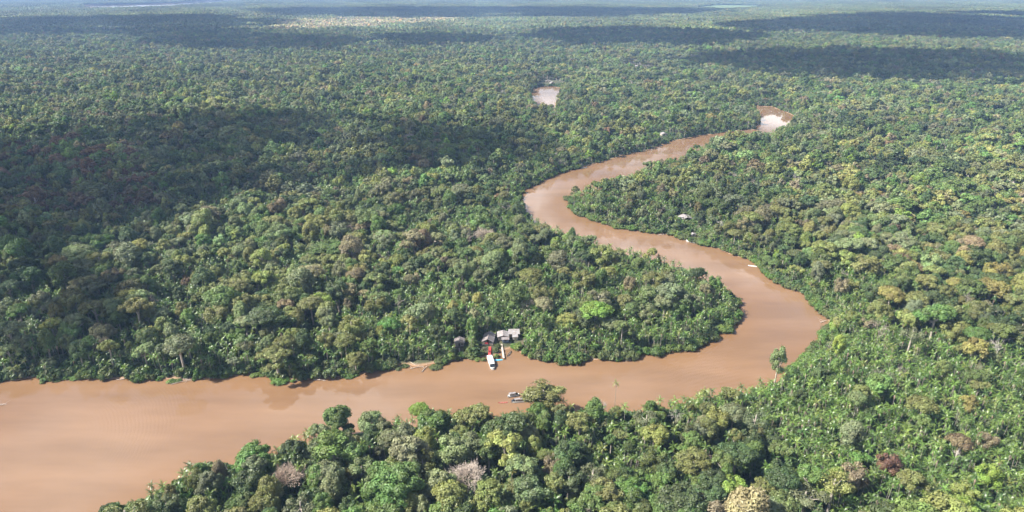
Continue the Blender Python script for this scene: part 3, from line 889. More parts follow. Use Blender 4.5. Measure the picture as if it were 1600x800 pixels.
def solve_base(px, py, zc):
    q_ = at(px, py, zc); return q_
def on_land(px, py, zc, hs, hi=1.35, need=1.5):
    """height factor nearest to hs whose base stands on dry open ground, and that base"""
    f = np.linspace(0.55, hi, 41)
    C_ = np.array([at(px, py, zc * k) for k in f])
    ok_ = (sdist(C_) > need) & ~blocked(C_, 0.5)
    if ok_.any():
        c_ = np.where(ok_, np.abs(np.log(f / hs)), 9); k = int(np.argmin(c_))
        return f[k], C_[k]
    hs = min(hs, hi); q_ = at(px, py, zc * hs)          # else step back up the nearest bank
    for _ in range(60):
        D_ = sdist([q_, q_ + [0.5, 0], q_ + [0, 0.5]])
        if D_[0] > need and not blocked(np.array([q_]), 0.5)[0]: break
        g_ = np.array([D_[1]-D_[0], D_[2]-D_[0]]); q_ = q_ + g_ / (np.linalg.norm(g_)+1e-6) * 1.0
    return hs, q_
individual = []     # dicts of the trees that become objects
keep_out = []
for px, py, rp, k, hue, lab in LAND:
    if not lab: continue
    pr_ = T[k]
    s = 1.0
    for _ in range(4):
        q_ = at(px, py, pr_['zc'] * s)
        _, _, dep = to_px(q_[0], q_[1], pr_['zc'] * s)
        s = rp * dep / F / (pr_['R'] * 0.95)
    hs = s if s < 1.25 else 1.25 + (s-1.25)*0.45                      # wide crowns are not much taller trees
    if hue and lab.startswith(('tall', 'lone', 'slim', 'small slim')): hs = max(hs, 1.15)
    thin_ = lab.startswith(('tall thin', 'lone', 'small slim'))
    hs, q_ = on_land(px, py, pr_['zc'], hs, 1.9 if thin_ else (1.05 if py > 600 else 1.3))
    if thin_: hs *= 0.8; s = max(s, 0.5*hs)
    individual.append(dict(x=q_[0], y=q_[1], k=k, s=(s, s, hs), hue=hue, label=lab, lm=True, rot=rng.uniform(0, 6.28), r=pr_['R']*s, tint=HUE[hue]))
    keep_out.append((q_[0], q_[1], pr_['R']*s*0.8))
for px, py, rp, k, colr, lab in BARE_AT:
    if not lab: continue
    pr_ = BARE[k]; s = 1.0
    for _ in range(4):
        q_ = at(px, py, pr_['zc']*s); _, _, dep = to_px(q_[0], q_[1], pr_['zc']*s)
        s = rp * dep / F / pr_['R']
    hs, q_ = on_land(px, py, pr_['zc'], min(max(s, 0.85), 1.3))
    individual.append(dict(x=q_[0], y=q_[1], k=k, s=(s, s, hs), hue='bare', label=lab, lm=True, rot=rng.uniform(0, 6.28), r=pr_['R']*s, tint=tuple((0.95 if k == 0 else 0.75)*v for v in colr), bare=True))
    keep_out.append((q_[0], q_[1], pr_['R']*s*0.95 + 1.0))
    keep_out.append((q_[0]*0.97, q_[1]*0.97, pr_['R']*s*0.7))
KO = np.array(keep_out)
def kept_out(P, f=1.0):
    b = np.zeros(len(P), bool)
    for cx, cy, rr in KO:
        b |= (P[:,0]-cx)**2 + (P[:,1]-cy)**2 < (rr*f)**2
    return b

# broadleaf trees to 3 km
P = grid_pts(8.2, 3.3, 175, 950); P = np.concatenate([P, grid_pts(8.8, 3.6, 950, 1900), grid_pts(10.0, 4.0, 1900, 3300)])
P = P[rng.permutation(len(P))]
d = sdist(P); pp = palm_prob(P)
size = np.exp(rng.normal(0, 0.26, len(P))) * (0.86 + 0.3*fnoise(P, 90))
size = np.where(rng.uniform(size=len(P)) < 0.05, size*1.45, size)
size = np.clip(size * (0.8 + 0.4*fnoise(P, 47)) * (0.84 + 0.36*fnoise(P, 210)), 0.5, 1.9)
ok = (d > 1.5 + 1.8*size) & (rng.uniform(size=len(P)) > np.minimum(pp*1.05, 0.97)) & ~blocked(P, 3.0) & ~kept_out(P) 
bank = d < 9
size = np.where(d < 25, np.minimum(size, 1.0), size); size = np.where(bank, size*0.78, size)
P, d, size, pp = P[ok], d[ok], size[ok], pp[ok]
d_tree = d
n = len(P)
dist = np.hypot(P[:,0], P[:,1])
near = dist < 640
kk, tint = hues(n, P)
tint = tint * (0.74 + 0.56*fnoise(P, 260))[:, None]
proto = np.where(near, rng.choice(NT, n, p=[.15,.17,.14,.05,.12,.14,.12,.04,.05,.02]), rng.choice(len(TL), n, p=[.20,.25,.16,.05,.17,.17]))
rotz = rng.uniform(0, 6.283, n)
px_, py_, dep_ = to_px(P[:,0], P[:,1], 13.0*size)
inframe = (px_ > -20) & (px_ < 1620) & (py_ > 0) & (py_ < 830) & near
app = np.where(inframe, size / dep_, 0)
order = np.argsort(-app)
NIND = 300 - len(individual)
pick = order[:NIND]
for i in pick:
    individual.append(dict(x=P[i,0], y=P[i,1], k=int(proto[i]), s=(size[i],)*2 + ((size[i]*0.5+0.5) if d[i] > 9 else size[i]*0.55+0.12,), hue=KEYS[kk[i]], label=None, lm=False, rot=rotz[i], r=T[proto[i]]['R']*size[i], tint=tuple(tint[i])))
rest = np.ones(n, bool); rest[pick] = False

# ------------------------------------------------------------------ instancing of what nobody could count
def scatter(name, protos, P3, idx, rot, scl, tints, kind='stuff', label=None, cat=None):
    coll = bpy.data.collections.new(name + '_sources')
    for k, me in enumerate(protos):
        coll.objects.link(bpy.data.objects.new('%s_source_%02d' % (name, k), me))
    me = bpy.data.meshes.new(name)
    me.vertices.add(len(P3)); me.vertices.foreach_set('co', np.asarray(P3, np.float32).ravel())
    def attr(nm, ty, arr, key):
        a = me.attributes.new(nm, ty, 'POINT'); a.data.foreach_set(key, arr)
    attr('which', 'INT', np.asarray(idx, np.int32), 'value')
    r3 = np.zeros((len(P3), 3), np.float32); r3[:,2] = rot
    attr('turn', 'FLOAT_VECTOR', r3.ravel(), 'vector')
    attr('size', 'FLOAT_VECTOR', np.asarray(scl, np.float32).ravel(), 'vector')
    attr('tint', 'FLOAT_COLOR', np.c_[tints, np.ones(len(P3))].astype(np.float32).ravel(), 'color')
    ng = bpy.data.node_groups.new(name, 'GeometryNodeTree')
    ng.interface.new_socket('Geometry', in_out='INPUT', socket_type='NodeSocketGeometry')
    ng.interface.new_socket('Geometry', in_out='OUTPUT', socket_type='NodeSocketGeometry')
    gi = ng.nodes.new('NodeGroupInput'); go = ng.nodes.new('NodeGroupOutput')
    ci = ng.nodes.new('GeometryNodeCollectionInfo'); ci.inputs[0].default_value = coll
    ci.inputs['Separate Children'].default_value = True; ci.inputs['Reset Children'].default_value = True
    ip = ng.nodes.new('GeometryNodeInstanceOnPoints'); ip.inputs['Pick Instance'].default_value = True
    def named(nm, ty):
        a = ng.nodes.new('GeometryNodeInputNamedAttribute'); a.data_type = ty; a.inputs[0].default_value = nm
        return [o_ for o_ in a.outputs if o_.enabled and o_.name == 'Attribute'][0]
    ng.links.new(gi.outputs[0], ip.inputs['Points']); ng.links.new(ci.outputs[0], ip.inputs['Instance'])
    ng.links.new(named('which', 'INT'), ip.inputs['Instance Index'])
    ng.links.new(named('turn', 'FLOAT_VECTOR'), ip.inputs['Rotation'])
    ng.links.new(named('size', 'FLOAT_VECTOR'), ip.inputs['Scale'])
    ng.links.new(ip.outputs[0], go.inputs[0])
    o = link(name, me)
    md = o.modifiers.new('grow', 'NODES'); md.node_group = ng
    tag(o, label, cat, kind=kind)
    return o

def xyz(P, z=0.35): return np.c_[P, np.full(len(P), z)]
def scl3(s, hz=None):
    k = rng.uniform(0.84, 1.19, len(s))
    return np.stack([s*k, s/k, (hz if hz is not None else s*0.5+0.5) * rng.uniform(0.88, 1.14, len(s))], 1)
a = rest & near
scatter('broadleaf_forest', [q['joined'] for q in T], xyz(P[a]), proto[a], rotz[a], scl3(size[a], np.where(d_tree[a] < 9, size[a]*0.55+0.12, size[a]*0.5+0.5)), tint[a], label='mixed broadleaf rainforest canopy on both banks', cat='forest')
a = rest & ~near
scatter('distant_forest', [q['joined'] for q in TL], xyz(P[a]), proto[a], rotz[a], scl3(size[a]), tint[a], label='rainforest canopy reaching away to the hazy distance', cat='forest')
n_trees = (int(near.sum()), int(a.sum()))

B_ = grid_pts(36, 17, 260, 1900)
d = sdist(B_); ok = (d > 14) & ~blocked(B_, 4) & ~kept_out(B_, 1.2) & (rng.uniform(size=len(B_)) < 0.40)
B_ = B_[ok]; nb_ = len(B_)
bs = rng.uniform(0.8, 1.3, nb_)
bt = np.array([(0.27,0.235,0.20),(0.25,0.20,0.17),(0.21,0.18,0.155),(0.33,0.30,0.27)])[rng.integers(0, 4, nb_)]
def joined_bare(q):
    me = q['crown'].copy(); return me
bw = rng.choice(4, nb_, p=[.1, .25, .4, .25]); brot = rng.uniform(0, 6.28, nb_); bz = rng.uniform(1.0, 1.35, nb_)
for part_ in ('crown', 'trunk'):
    scatter('leafless_tree_' + ('twigs' if part_ == 'crown' else 'trunks'), [q[part_] for q in BARE], xyz(B_), bw, brot, np.stack([bs, bs, bz], 1), bt,
            label='pale ' + ('twigs' if part_ == 'crown' else 'trunks') + ' of leafless trees scattered through the forest', cat='trees')

# forest beyond 3 km: groups of crowns
def patch(seed, Wd=110.0, nn=95):
    r = np.random.default_rng(seed)
    v_all, f_all, c_all, l_all = [], [], [], []
    b = 0
    k, cc = hues(nn, None, r)
    for i in range(nn):
        rad = r.uniform(4.5, 8.0)
        x_, y_ = r.uniform(-Wd/2, Wd/2, 2); z_ = r.uniform(10, 17)
        V = ICO2[0] * (1 + 0.2*r.normal(size=(len(ICO2[0]), 1))) * np.array([rad, rad, rad*0.85]) + np.array([x_, y_, z_])
        v_all.append(V); f_all += [tuple(b+j for j in f) for f in ICO2[1]]; b += len(V)
        c_all.append(np.tile(np.r_[cc[i], 1], (len(V), 1))); l_all.append(r.uniform(0, 1, len(V)))
    me = bpy.data.meshes.new('canopy_patch')
    me.from_pydata(np.concatenate(v_all).tolist(), [], f_all)
    ca = me.attributes.new('col', 'FLOAT_COLOR', 'POINT'); ca.data.foreach_set('color', (np.concatenate(c_all) * 0.62).astype(np.float32).ravel())
    la = me.attributes.new('lobe', 'FLOAT', 'POINT'); la.data.foreach_set('value', np.concatenate(l_all).astype(np.float32))
    me.materials.append(M['farleaf'])
    return me
PT = [patch(200+i) for i in range(5)]
P2 = grid_pts(92, 14, 3240, 17500, 0.80, 400)
d2 = sdist(P2)
P2 = P2[(d2 > 40) & ~inside(P2, FIELD)]
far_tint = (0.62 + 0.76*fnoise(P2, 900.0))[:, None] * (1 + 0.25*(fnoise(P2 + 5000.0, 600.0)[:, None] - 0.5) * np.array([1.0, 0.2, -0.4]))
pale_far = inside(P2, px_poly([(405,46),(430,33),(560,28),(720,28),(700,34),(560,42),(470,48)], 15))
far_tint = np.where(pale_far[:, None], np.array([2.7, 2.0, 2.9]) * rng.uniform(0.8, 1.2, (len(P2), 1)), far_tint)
scatter('horizon_forest', PT, xyz(P2, 0.0), rng.integers(0, 5, len(P2)), rng.uniform(0, 6.28, len(P2)), scl3(np.full(len(P2), 1.05), rng.uniform(0.8, 1.2, len(P2))), far_tint, label='hazy blue forest at the far horizon', cat='forest')

# palms
Q = np.concatenate([grid_pts(3.6, 1.6, 175, 640), grid_pts(4.6, 2.0, 640, 1750)])
Q = Q[rng.permutation(len(Q))]
d = sdist(Q); pp = palm_prob(Q)
dq = np.hypot(Q[:,0], Q[:,1])
ok = (d > 1.8) & (rng.uniform(size=len(Q)) < pp*0.95 + 0.05) & ~blocked(Q, 1.0) & ~kept_out(Q, 0.55)
Q, d, dq = Q[ok], d[ok], dq[ok]
n = len(Q)
ps = rng.uniform(0.66, 1.05, n) * np.where(dq > 640, 1.35, 1.0)
ph = rng.uniform(0.75, 1.25, n); ph = np.where(d < 8, ph*0.8, ph)
pk = rng.choice(4, n, p=[.35, .25, .25, .15]); prot = rng.uniform(0, 6.28, n)
pt = PALM_HUE[rng.choice(4, n, p=[.4,.25,.25,.1])] * rng.uniform(0.8, 1.25, (n,1)) * (1 + rng.normal(0, .05, (n,3)))
px_, py_, dep_ = to_px(Q[:,0], Q[:,1], 9.0)
# those that stand out of the canopy and near: not under a big crown
TREE_XY = np.array([(q['x'], q['y'], q['r']) for q in individual])
free = np.ones(n, bool)
cand = np.where((px_ > 0) & (px_ < 1600) & (py_ > 0) & (py_ < 812) & (dq < 420))[0]
for i in cand:
    dd = np.hypot(TREE_XY[:,0]-Q[i,0], TREE_XY[:,1]+2-Q[i,1])
    if (dd < TREE_XY[:,2]*0.85).any(): free[i] = False
app = np.zeros(n); app[cand] = np.where(free[cand], ps[cand] / dep_[cand], 0)
ppick = np.argsort(-app)[:300]
restp = np.ones(n, bool); restp[ppick] = False
scatter('palm_thicket', [q['joined'] for q in PALMS], xyz(Q[restp]), pk[restp], prot[restp], np.stack([ps, ps, ph], 1)[restp], pt[restp], label='dense thicket of green feather palms along the river', cat='palms')

# undergrowth
U = np.concatenate([grid_pts(4.2, 2.0, 175, 620), grid_pts(7.5, 3.0, 620, 1500)])
d = sdist(U); ok = (d > 1.2) & ~blocked(U, 0.5, False)
U, d = U[ok], d[ok]; n = len(U)
us = rng.uniform(0.7, 1.5, n)
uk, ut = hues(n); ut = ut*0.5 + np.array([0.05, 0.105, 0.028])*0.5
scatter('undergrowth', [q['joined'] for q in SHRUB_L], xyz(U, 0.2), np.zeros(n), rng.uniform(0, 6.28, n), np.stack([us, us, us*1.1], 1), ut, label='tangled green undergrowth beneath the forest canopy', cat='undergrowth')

# ------------------------------------------------------------------ the settlement and boats
LM = []          # (x, y, phrase) places that labels can refer to
def thing(name, x, y, z, rz, label, cat, group=None):
    o = bpy.data.objects.new(name, None); COL.objects.link(o)
    o.location = (x, y, z); o.rotation_euler = (0, 0, rz); o.empty_display_size = 1.0
    return tag(o, label, cat, group)
def part(name, mb, m, parent, smooth=False): return link(name, mb.mesh(name, [m], smooth), parent)
def boxes(*bs):
    mb = MB()
    for b in bs: mb.box(*b)
    return mb

def gable_roof(w, l, z0, rise, over=0.5, th=0.07, ridge='y'):
    """two pitched sheets of ribbed tin, ridge along the y axis of the house"""
    mb = MB()
    hw, hl = w/2 + over, l/2 + over
    nrib = int(hl*2/0.45)
    for s in (-1, 1):
        v, f = [], []
        for k in range(nrib + 1):
            yv = -hl + 2*hl*k/nrib
            b = 0.05 * (k % 2)
            v += [(0, yv, z0 + rise + b), (s*hw, yv, z0 - rise*over/(w/2) + b), (0, yv, z0 + rise + b - th), (s*hw, yv, z0 - rise*over/(w/2) + b - th)]
        for k in range(nrib):
            a, c_ = 4*k, 4*k+4
            f += [(a, a+1, c_+1, c_), (a+2, c_+2, c_+3, a+3), (a+1, a+3, c_+3, c_+1)]
        f += [(0, 2, 3, 1), (4*nrib, 4*nrib+1, 4*nrib+3, 4*nrib+2)]
        mb.add(v, f)
    return mb
def shed_roof(w, l, z0, drop, over=0.4, th=0.07):
    mb = MB(); hw, hl = w/2+over, l/2+over
    n_ = int(2*hw/0.45); v, f = [], []
    for k in range(n_+1):
        xv = -hw + 2*hw*k/n_; b = 0.05*(k % 2)
        v += [(xv, hl, z0+drop+b), (xv, -hl, z0+b), (xv, hl, z0+drop+b-th), (xv, -hl, z0+b-th)]
    for k in range(n_):
        a, c_ = 4*k, 4*k+4
        f += [(a, a+1, c_+1, c_), (a+2, c_+2, c_+3, a+3), (a+1, a+3, c_+3, c_+1), (a, c_, c_+2, a+2)]
    f += [(0, 2, 3, 1), (4*n_, 4*n_+1, 4*n_+3, 4*n_+2)]
    mb.add(v, f); return mb
def hut(px, py, w, l, rz, label, ridge_mat, wall_mat, porch=0.0, floor=1.2, wall_h=2.3, rise=1.1, gable=True, roof_turn=0.0, group=None):
    q_ = at(px, py, 2.5)
    o = thing('stilt_house', q_[0], q_[1], 0.3, rz, label, 'house', group)
    hw, hl = w/2, l/2
    part('floor_deck', boxes((-hw-.1, hw+.1, -hl-porch-.1, hl+.1, floor-.18, floor)), M['wood'], o)
    for xx in (-hw+.2, 0, hw-.2):
        for yy in (-hl-porch+.1, -hl*0.3, hl-.2):
            part('stilt', boxes((xx-.1, xx+.1, yy-.1, yy+.1, -1.6, floor-.18)), M['dark_wood'], o)
    w_ = boxes((-hw, -hw+.12, -hl, hl, floor, floor+wall_h), (hw-.12, hw, -hl, hl, floor, floor+wall_h), (-hw+.12, hw-.12, hl-.12, hl, floor, floor+wall_h),
               (-hw+.12, -hw*0.25, -hl, -hl+.12, floor, floor+wall_h), (hw*0.15, hw-.12, -hl, -hl+.12, floor, floor+wall_h), (-hw*0.25, hw*0.15, -hl, -hl+.12, floor+1.95, floor+wall_h))
    if gable:
        for yy in (-hl, hl-.12):
            w_.add([(-hw+.1, yy, floor+wall_h), (hw-.1, yy, floor+wall_h), (0, yy, floor+wall_h+rise*0.92), (-hw+.1, yy+.12, floor+wall_h), (hw-.1, yy+.12, floor+wall_h), (0, yy+.12, floor+wall_h+rise*0.92)],
                   [(0,1,2), (3,5,4), (0,2,5,3), (1,4,5,2), (0,3,4,1)])
    part('wall', w_, wall_mat, o)
    dr = part('door', boxes((-hw*0.25+.02, hw*0.15-.02, -hl+.03, -hl+.09, floor+.02, floor+1.93)), M['dark_wood'], o)
    wd = part('window', boxes((hw*0.42, hw*0.78, -hl-.03, -hl+.0, floor+.9, floor+1.8)), M['dark_wood'], o)
    if gable:
        rf = gable_roof(w, l + porch, floor+wall_h, rise)
        ro = part('roof', rf, ridge_mat, o); ro.location = (0, -porch/2, 0.02)
        if porch:
            for xx in (-hw+.1, hw-.1):
                part('porch_post', boxes((xx-.07, xx+.07, -hl-porch+.05, -hl-porch+.19, floor, floor+wall_h)), M['pale_wood'], o)
            part('porch_rail', boxes((-hw+.2, -hw*0.3, -hl-porch+.06, -hl-porch+.12, floor+.8, floor+.9)), M['pale_wood'], o)
            part('porch_rail', boxes((hw*0.3, hw-.2, -hl-porch+.06, -hl-porch+.12, floor+.8, floor+.9)), M['pale_wood'], o)
    else:
        ro = part('roof', shed_roof(w, l + porch, floor+wall_h+.02, rise), ridge_mat, o); ro.location = (0, -porch/2, 0)
    cap = part('ridge_cap', boxes((-.16, .16, -hl-porch-.45, hl+.45, floor+wall_h+rise+.03, floor+wall_h+rise+.09)), ridge_mat, ro) if gable else None
    if cap: cap.location = (0, porch/2, 0)
    LM.append((q_[0], q_[1], None))
    return o
h1 = hut(718, 535, 5.0, 5.5, R(4), 'small grey tin-roofed stilt hut standing apart on the left', M['tin'], M['wood'])
h2 = hut(764, 529, 6.2, 7.0, R(-6), 'large stilt house with porch at the head of the red jetty', M['tin'], M['wood'], porch=2.4, rise=1.7)
h3 = hut(786, 525, 6.2, 6.0, R(3), 'pale-roofed stilt house with a blue-grey annex in front', M['white_tin'], M['wood'], rise=0.9)
h4 = hut(803, 522, 6.0, 4.2, R(2), 'low long-roofed stilt house furthest right of the row', M['white_tin'], M['wood'], rise=0.9, gable=False)
an = boxes((-1.9, 1.9, -1.4, 1.4, 1.2, 3.2)); ao = part('annex_wall', an, M['blue_wall'], h3); ao.location = (1.2, -4.5, -0.2)
part('window', boxes((-.5, .4, -1.46, -1.41, 1.9, 2.7)), M['dark_wood'], ao)
ar = part('annex_roof', shed_roof(3.9, 2.9, 3.25, 0.35), M['tin'], h3); ar.location = (1.2, -4.5, -0.2)
kr = part('lean_to_roof', shed_roof(3.0, 2.2, 2.9, 0.7, 0.2), M['white_tin'], h4); kr.location = (0.6, -4.0, 0)
kw = part('lean_to_wall', boxes((-1.4, 1.4, -0.9, 0.9, 0.9, 2.85)), M['pale_wood'], h4); kw.location = (0.6, -4.0, 0)
q_ = h2.location
cl = tag(part('hanging_cloth', boxes((-1.0, 0.9, -0.03, 0.03, 0, 0.9)), M['cloth'], None), 'red cloth hanging on the porch of the large house', 'cloth')
cl.location = (q_.x - 1.2, q_.y - 6.05, 2.2); cl.rotation_euler = (0, 0, R(-6))

def walkway(name, p0, p1, width, z, m, label, cat, group=None, rails=False, posts=True):
    """plank walk on posts from p0 to p1"""
    a, b = np.array(p0), np.array(p1); L = np.linalg.norm(b-a); ang = math.atan2(b[1]-a[1], b[0]-a[0])
    o = thing(name, a[0], a[1], 0, ang, label, cat, group)
    mb = MB(); nn = int(L/0.32)
    r = np.random.default_rng(int(abs(a[0])*10))
    for k in range(nn):
        mb.box(k*0.32+.02, k*0.32+.30, -width/2 - r.uniform(0,.06), width/2 + r.uniform(0,.06), z-.05, z + r.uniform(0,.015))
    dk = part('planks', mb, m, o); dk['kind'] = 'stuff'
    part('beam', boxes((0, L, -width/2+.1, -width/2+.22, z-.22, z-.055)), M['wood'], o); part('beam', boxes((0, L, width/2-.22, width/2-.1, z-.22, z-.055)), M['wood'], o)
    for k in range(int(L/2.4)+1):
        for s in (-1, 1):
            part('post', boxes((k*2.4+.05, k*2.4+.2, s*(width/2-.1)-.07, s*(width/2-.1)+.07, -1.6, z + (0.9 if rails else -.06))), M['dark_wood'], o)
    if rails:
        for s in (-1, 1):
            part('handrail', boxes((0, L, s*(width/2-.1)-.04, s*(width/2-.1)+.04, z+.9, z+.98)), m, o)
    return o
walkway('jetty', at(765.5, 541.5, 1.3), at(764.8, 556.5, 1.1), 1.5, 1.3, M['red'], 'red-painted plank jetty running from the large house to the white boat', 'jetty')
walkway('jetty', at(783.5, 537, 1.2), at(787, 560, 0.9), 1.0, 1.1, M['pale_wood'], 'pale plank jetty in front of the blue-grey annex', 'jetty')
walkway('jetty', at(717.5, 543, 1.2), at(719.5, 561, 0.9), 0.7, 1.0, M['wood'], 'narrow grey jetty leading from the small hut', 'jetty')
for yy, lab in ((546.5, 'upper rail'), (551.5, 'middle rail'), (556.5, 'lower rail')):
    a, b = at(788.5, yy, .6), at(798, yy + .4, .6)
    o = thing('mooring_rail', a[0], a[1], 0, math.atan2(b[1]-a[1], b[0]-a[0]), f'{lab} of bare poles beside the pale jetty', 'rail')
    L = float(np.linalg.norm(b-a)); mb = MB(); mb.tube([(0,0,.6), (L/2,0.05,.62), (L,0,.6)], [.07,.065,.06], 6); part('pole', mb, M['wood'], o)
    for xx in (0.1, L-.1):
        mb = MB(); mb.tube([(xx,0,-1.6), (xx,0,.8)], [.07,.06], 6); part('stake', mb, M['wood'], o)

def hull(L, Wd, Ht, sheer=0.25, bow=0.34, stern=0.8, n=12, th=0.06, flat_bow=0.0):
    """open boat hull along +X, origin amidships on the waterline"""
    mb = MB(); rows = []
    for k in range(n+1):
        u = k/n
        hwid = Wd/2 * min(1, (max(0.0, (1-u)/bow))**0.62 + flat_bow if u > 1-bow else 1) * (stern + (1-stern)*min(1, u/0.25))
        hwid = max(min(hwid, Wd/2), 0.03)
        zt = Ht + sheer * (abs(u-0.45)/0.55)**2.2
        x_ = (u-0.5)*L
        rows.append([(x_, -hwid, zt), (x_, -hwid*0.72, -0.25), (x_, 0, -0.4), (x_, hwid*0.72, -0.25), (x_, hwid, zt),
                     (x_, max(hwid-th,.01), zt), (x_, max(hwid*0.7-th,.008), 0.12), (x_, 0, 0.06), (x_, -max(hwid*0.7-th,.008), 0.12), (x_, -max(hwid-th,.01), zt)])
    v = [p_ for r_ in rows for p_ in r_]; f = []; c_ = 10
    for k in range(n):
        for j in range(c_):
            j2 = (j+1) % c_
            f.append((k*c_+j, k*c_+j2, (k+1)*c_+j2, (k+1)*c_+j))
    f.append(tuple(range(c_))); f.append(tuple(n*c_ + j for j in reversed(range(c_))))
    mb.add(v, f); return mb
def canoe(px, py, L, Wd, ang, m, label, inner=None, group=None, z=0.0):
    q_ = at(px, py, 0.2)
    o = thing('canoe', q_[0], q_[1], 0.0, ang, label, 'canoe', group)
    part('hull', hull(L, Wd, 0.34, 0.16, 0.42, 0.35), m, o, True)
    for u in (-0.22, 0.05, 0.27):
        part('thwart', boxes((u*L-.1, u*L+.1, -Wd*0.40, Wd*0.40, .24, .27)), inner or M['wood'], o)
    return o
def river_boat(p_stern, p_bow, Wd, m_roof, label, cabin=(-0.40, 0.28), hull_m=None, name='river_boat'):
    a, b = np.array(p_stern), np.array(p_bow); L = float(np.linalg.norm(b-a)); ang = math.atan2(b[1]-a[1], b[0]-a[0])
    c_ = (a+b)/2
    o = thing(name, c_[0], c_[1], 0, ang, label, 'boat')
    part('hull', hull(L, Wd, 0.7, 0.45, 0.30, 0.85, flat_bow=0.28), hull_m or M['white'], o, True)
    x0, x1 = cabin[0]*L, cabin[1]*L
    part('cabin', boxes((x0+.3, x1-.2, -Wd*0.42, Wd*0.42, 0.3, 2.0)), M['white'], o)
    for s in (-1, 1):
        n_ = 6
        for k in range(n_):
            u0 = x0 + .6 + (x1-x0-1.2)*k/n_
            part('side_window', boxes((u0, u0+(x1-x0-1.2)/n_-.25, s*Wd*0.42-.02, s*Wd*0.42+.02, 1.15, 1.75)), M['glass'], o)
    mb = MB()       # cambered roof with rounded ends
    nx_, ny_ = 10, 6; v, f = [], []
    for k in range(nx_+1):
        u = k/nx_; xx = x0 + (x1-x0)*u; wv = Wd*0.5 * (1 - 0.16*max(0, (u-0.8)/0.2)**2 - 0.06*max(0, (0.12-u)/0.12)**2)
        for j in range(ny_+1):
            yv = -wv + 2*wv*j/ny_; v.append((xx, yv, 2.02 + 0.16*(1-(yv/wv)**2)))
    nb = len(v); v += [(x_, y_, z_-.08) for x_, y_, z_ in v]
    for k in range(nx_):
        for j in range(ny_):
            i0 = k*(ny_+1)+j; q = (i0, i0+ny_+1, i0+ny_+2, i0+1); f.append(q); f.append(tuple(nb+i for i in reversed(q)))
    ring = [k*(ny_+1) for k in range(nx_+1)] + [nx_*(ny_+1)+j for j in range(1, ny_+1)] + [k*(ny_+1)+ny_ for k in range(nx_-1, -1, -1)] + [j for j in range(ny_-1, 0, -1)]
    for i in range(len(ring)):
        i0, i1 = ring[i], ring[(i+1) % len(ring)]; f.append((i0, nb+i0, nb+i1, i1))
    mb.add(v, f); rf = part('roof', mb, m_roof, o, False)
    part('roof_hatch', boxes((x0+(x1-x0)*0.32, x0+(x1-x0)*0.32+.9, -.45, .45, 2.16, 2.32)), M['tin'], rf)
    ws = MB(); wv = Wd*0.40
    ws.add([(x1-.2, -wv, 2.0), (x1-.2, wv, 2.0), (x1+1.5, wv*.9, 1.05), (x1+1.5, -wv*.9, 1.05), (x1-.2, -wv, .95), (x1-.2, wv, .95)], [(0,3,2,1), (0,4,3), (1,2,5), (3,4,5,2)])
    part('windscreen', ws, M['glass'], o)
    dk = MB(); dk.box(x1-.1, 0.42*L, -Wd*0.27, Wd*0.27, .72, .80); part('fore_deck', dk, M['white'], o)
    return o, c_
b1, bc = river_boat(at(764.2, 555, 1.2), at(770.5, 577, 0.5), 3.1, M['white'], 'white covered river boat moored at the end of the red jetty')
canoe(778.5, 562.5, 5.0, 1.0, R(4), M['cyan'], 'turquoise canoe moored beside the white covered boat', M['cyan'])
canoe(796, 552.8, 6.5, 1.1, R(68), M['dark_wood'], 'dark wooden canoe beside the mooring rails')
# far bank homestead
hut(1070, 341, 10.0, 7.5, R(10), 'white-roofed house half hidden by trees on the far bank', M['white_tin'], M['pale_wood'], rise=1.6, porch=2.0)
hut(1083, 366, 3.6, 3.0, R(0), 'tiny pale-roofed shed at the waterside on the far bank', M['white_tin'], M['pale_wood'], rise=0.7, wall_h=1.8, floor=0.8)
river_boat(at(1086, 379.5, .4), at(1072, 375.5, .4), 2.0, M['cyan'], 'white boat with turquoise roof moored at the far bank', cabin=(-0.45, 0.2))
canoe(1175.5, 415.5, 6.5, 1.2, R(-22), M['white'], 'white canoe afloat off the far bank point')
canoe(913, 262, 9.0, 1.6, R(38), M['white'], 'pale canoe against the upper river bank')
hut(1037, 210, 9, 7, R(15), 'white-roofed house beside the upper river reach', M['white_tin'], M['pale_wood'], rise=1.5)
canoe(1050, 219, 9, 1.6, R(20), M['white'], 'white canoe below the upper river house')
hut(856, 127, 11, 8, R(-8), 'low white-roofed house left of the pair above the pond', M['white_tin'], M['pale_wood'], rise=1.6)
hut(863, 130, 10, 8, R(12), 'white-roofed house right of the pair above the pond', M['white_tin'], M['pale_wood'], rise=2.0)
hut(1076, 151, 15, 7, R(3), 'long pale roof left of two in the distant palms', M['white_tin'], M['pale_wood'], rise=1.5)
hut(1097, 152, 12, 8, R(-4), 'pale roof right of two in the distant palms', M['white_tin'], M['pale_wood'], rise=1.5)
hut(989, 108, 16, 12, R(20), 'pale roof at the foot of the bare earth clearing', M['white_tin'], M['pale_wood'], rise=2)
hut(995, 104, 14, 10, R(20), 'white roof above the bare earth clearing', M['white_tin'], M['pale_wood'], rise=2)
# boats at the near bank
o_, _ = river_boat(at(793.5, 619.5, .4), at(811, 616.4, .4), 1.5, M['white_tin'], 'white boat moored behind the large olive tree', cabin=(-0.42, 0.18))
o_, _ = river_boat(at(822, 626, .4), at(799, 628.2, .4), 1.6, M['white_tin'], 'long white-roofed boat nearest to the near bank', cabin=(-0.45, 0.3))
canoe(786, 629, 5.0, 0.9, R(4), M['faded_red'], 'faded red canoe poking out at the near bank')
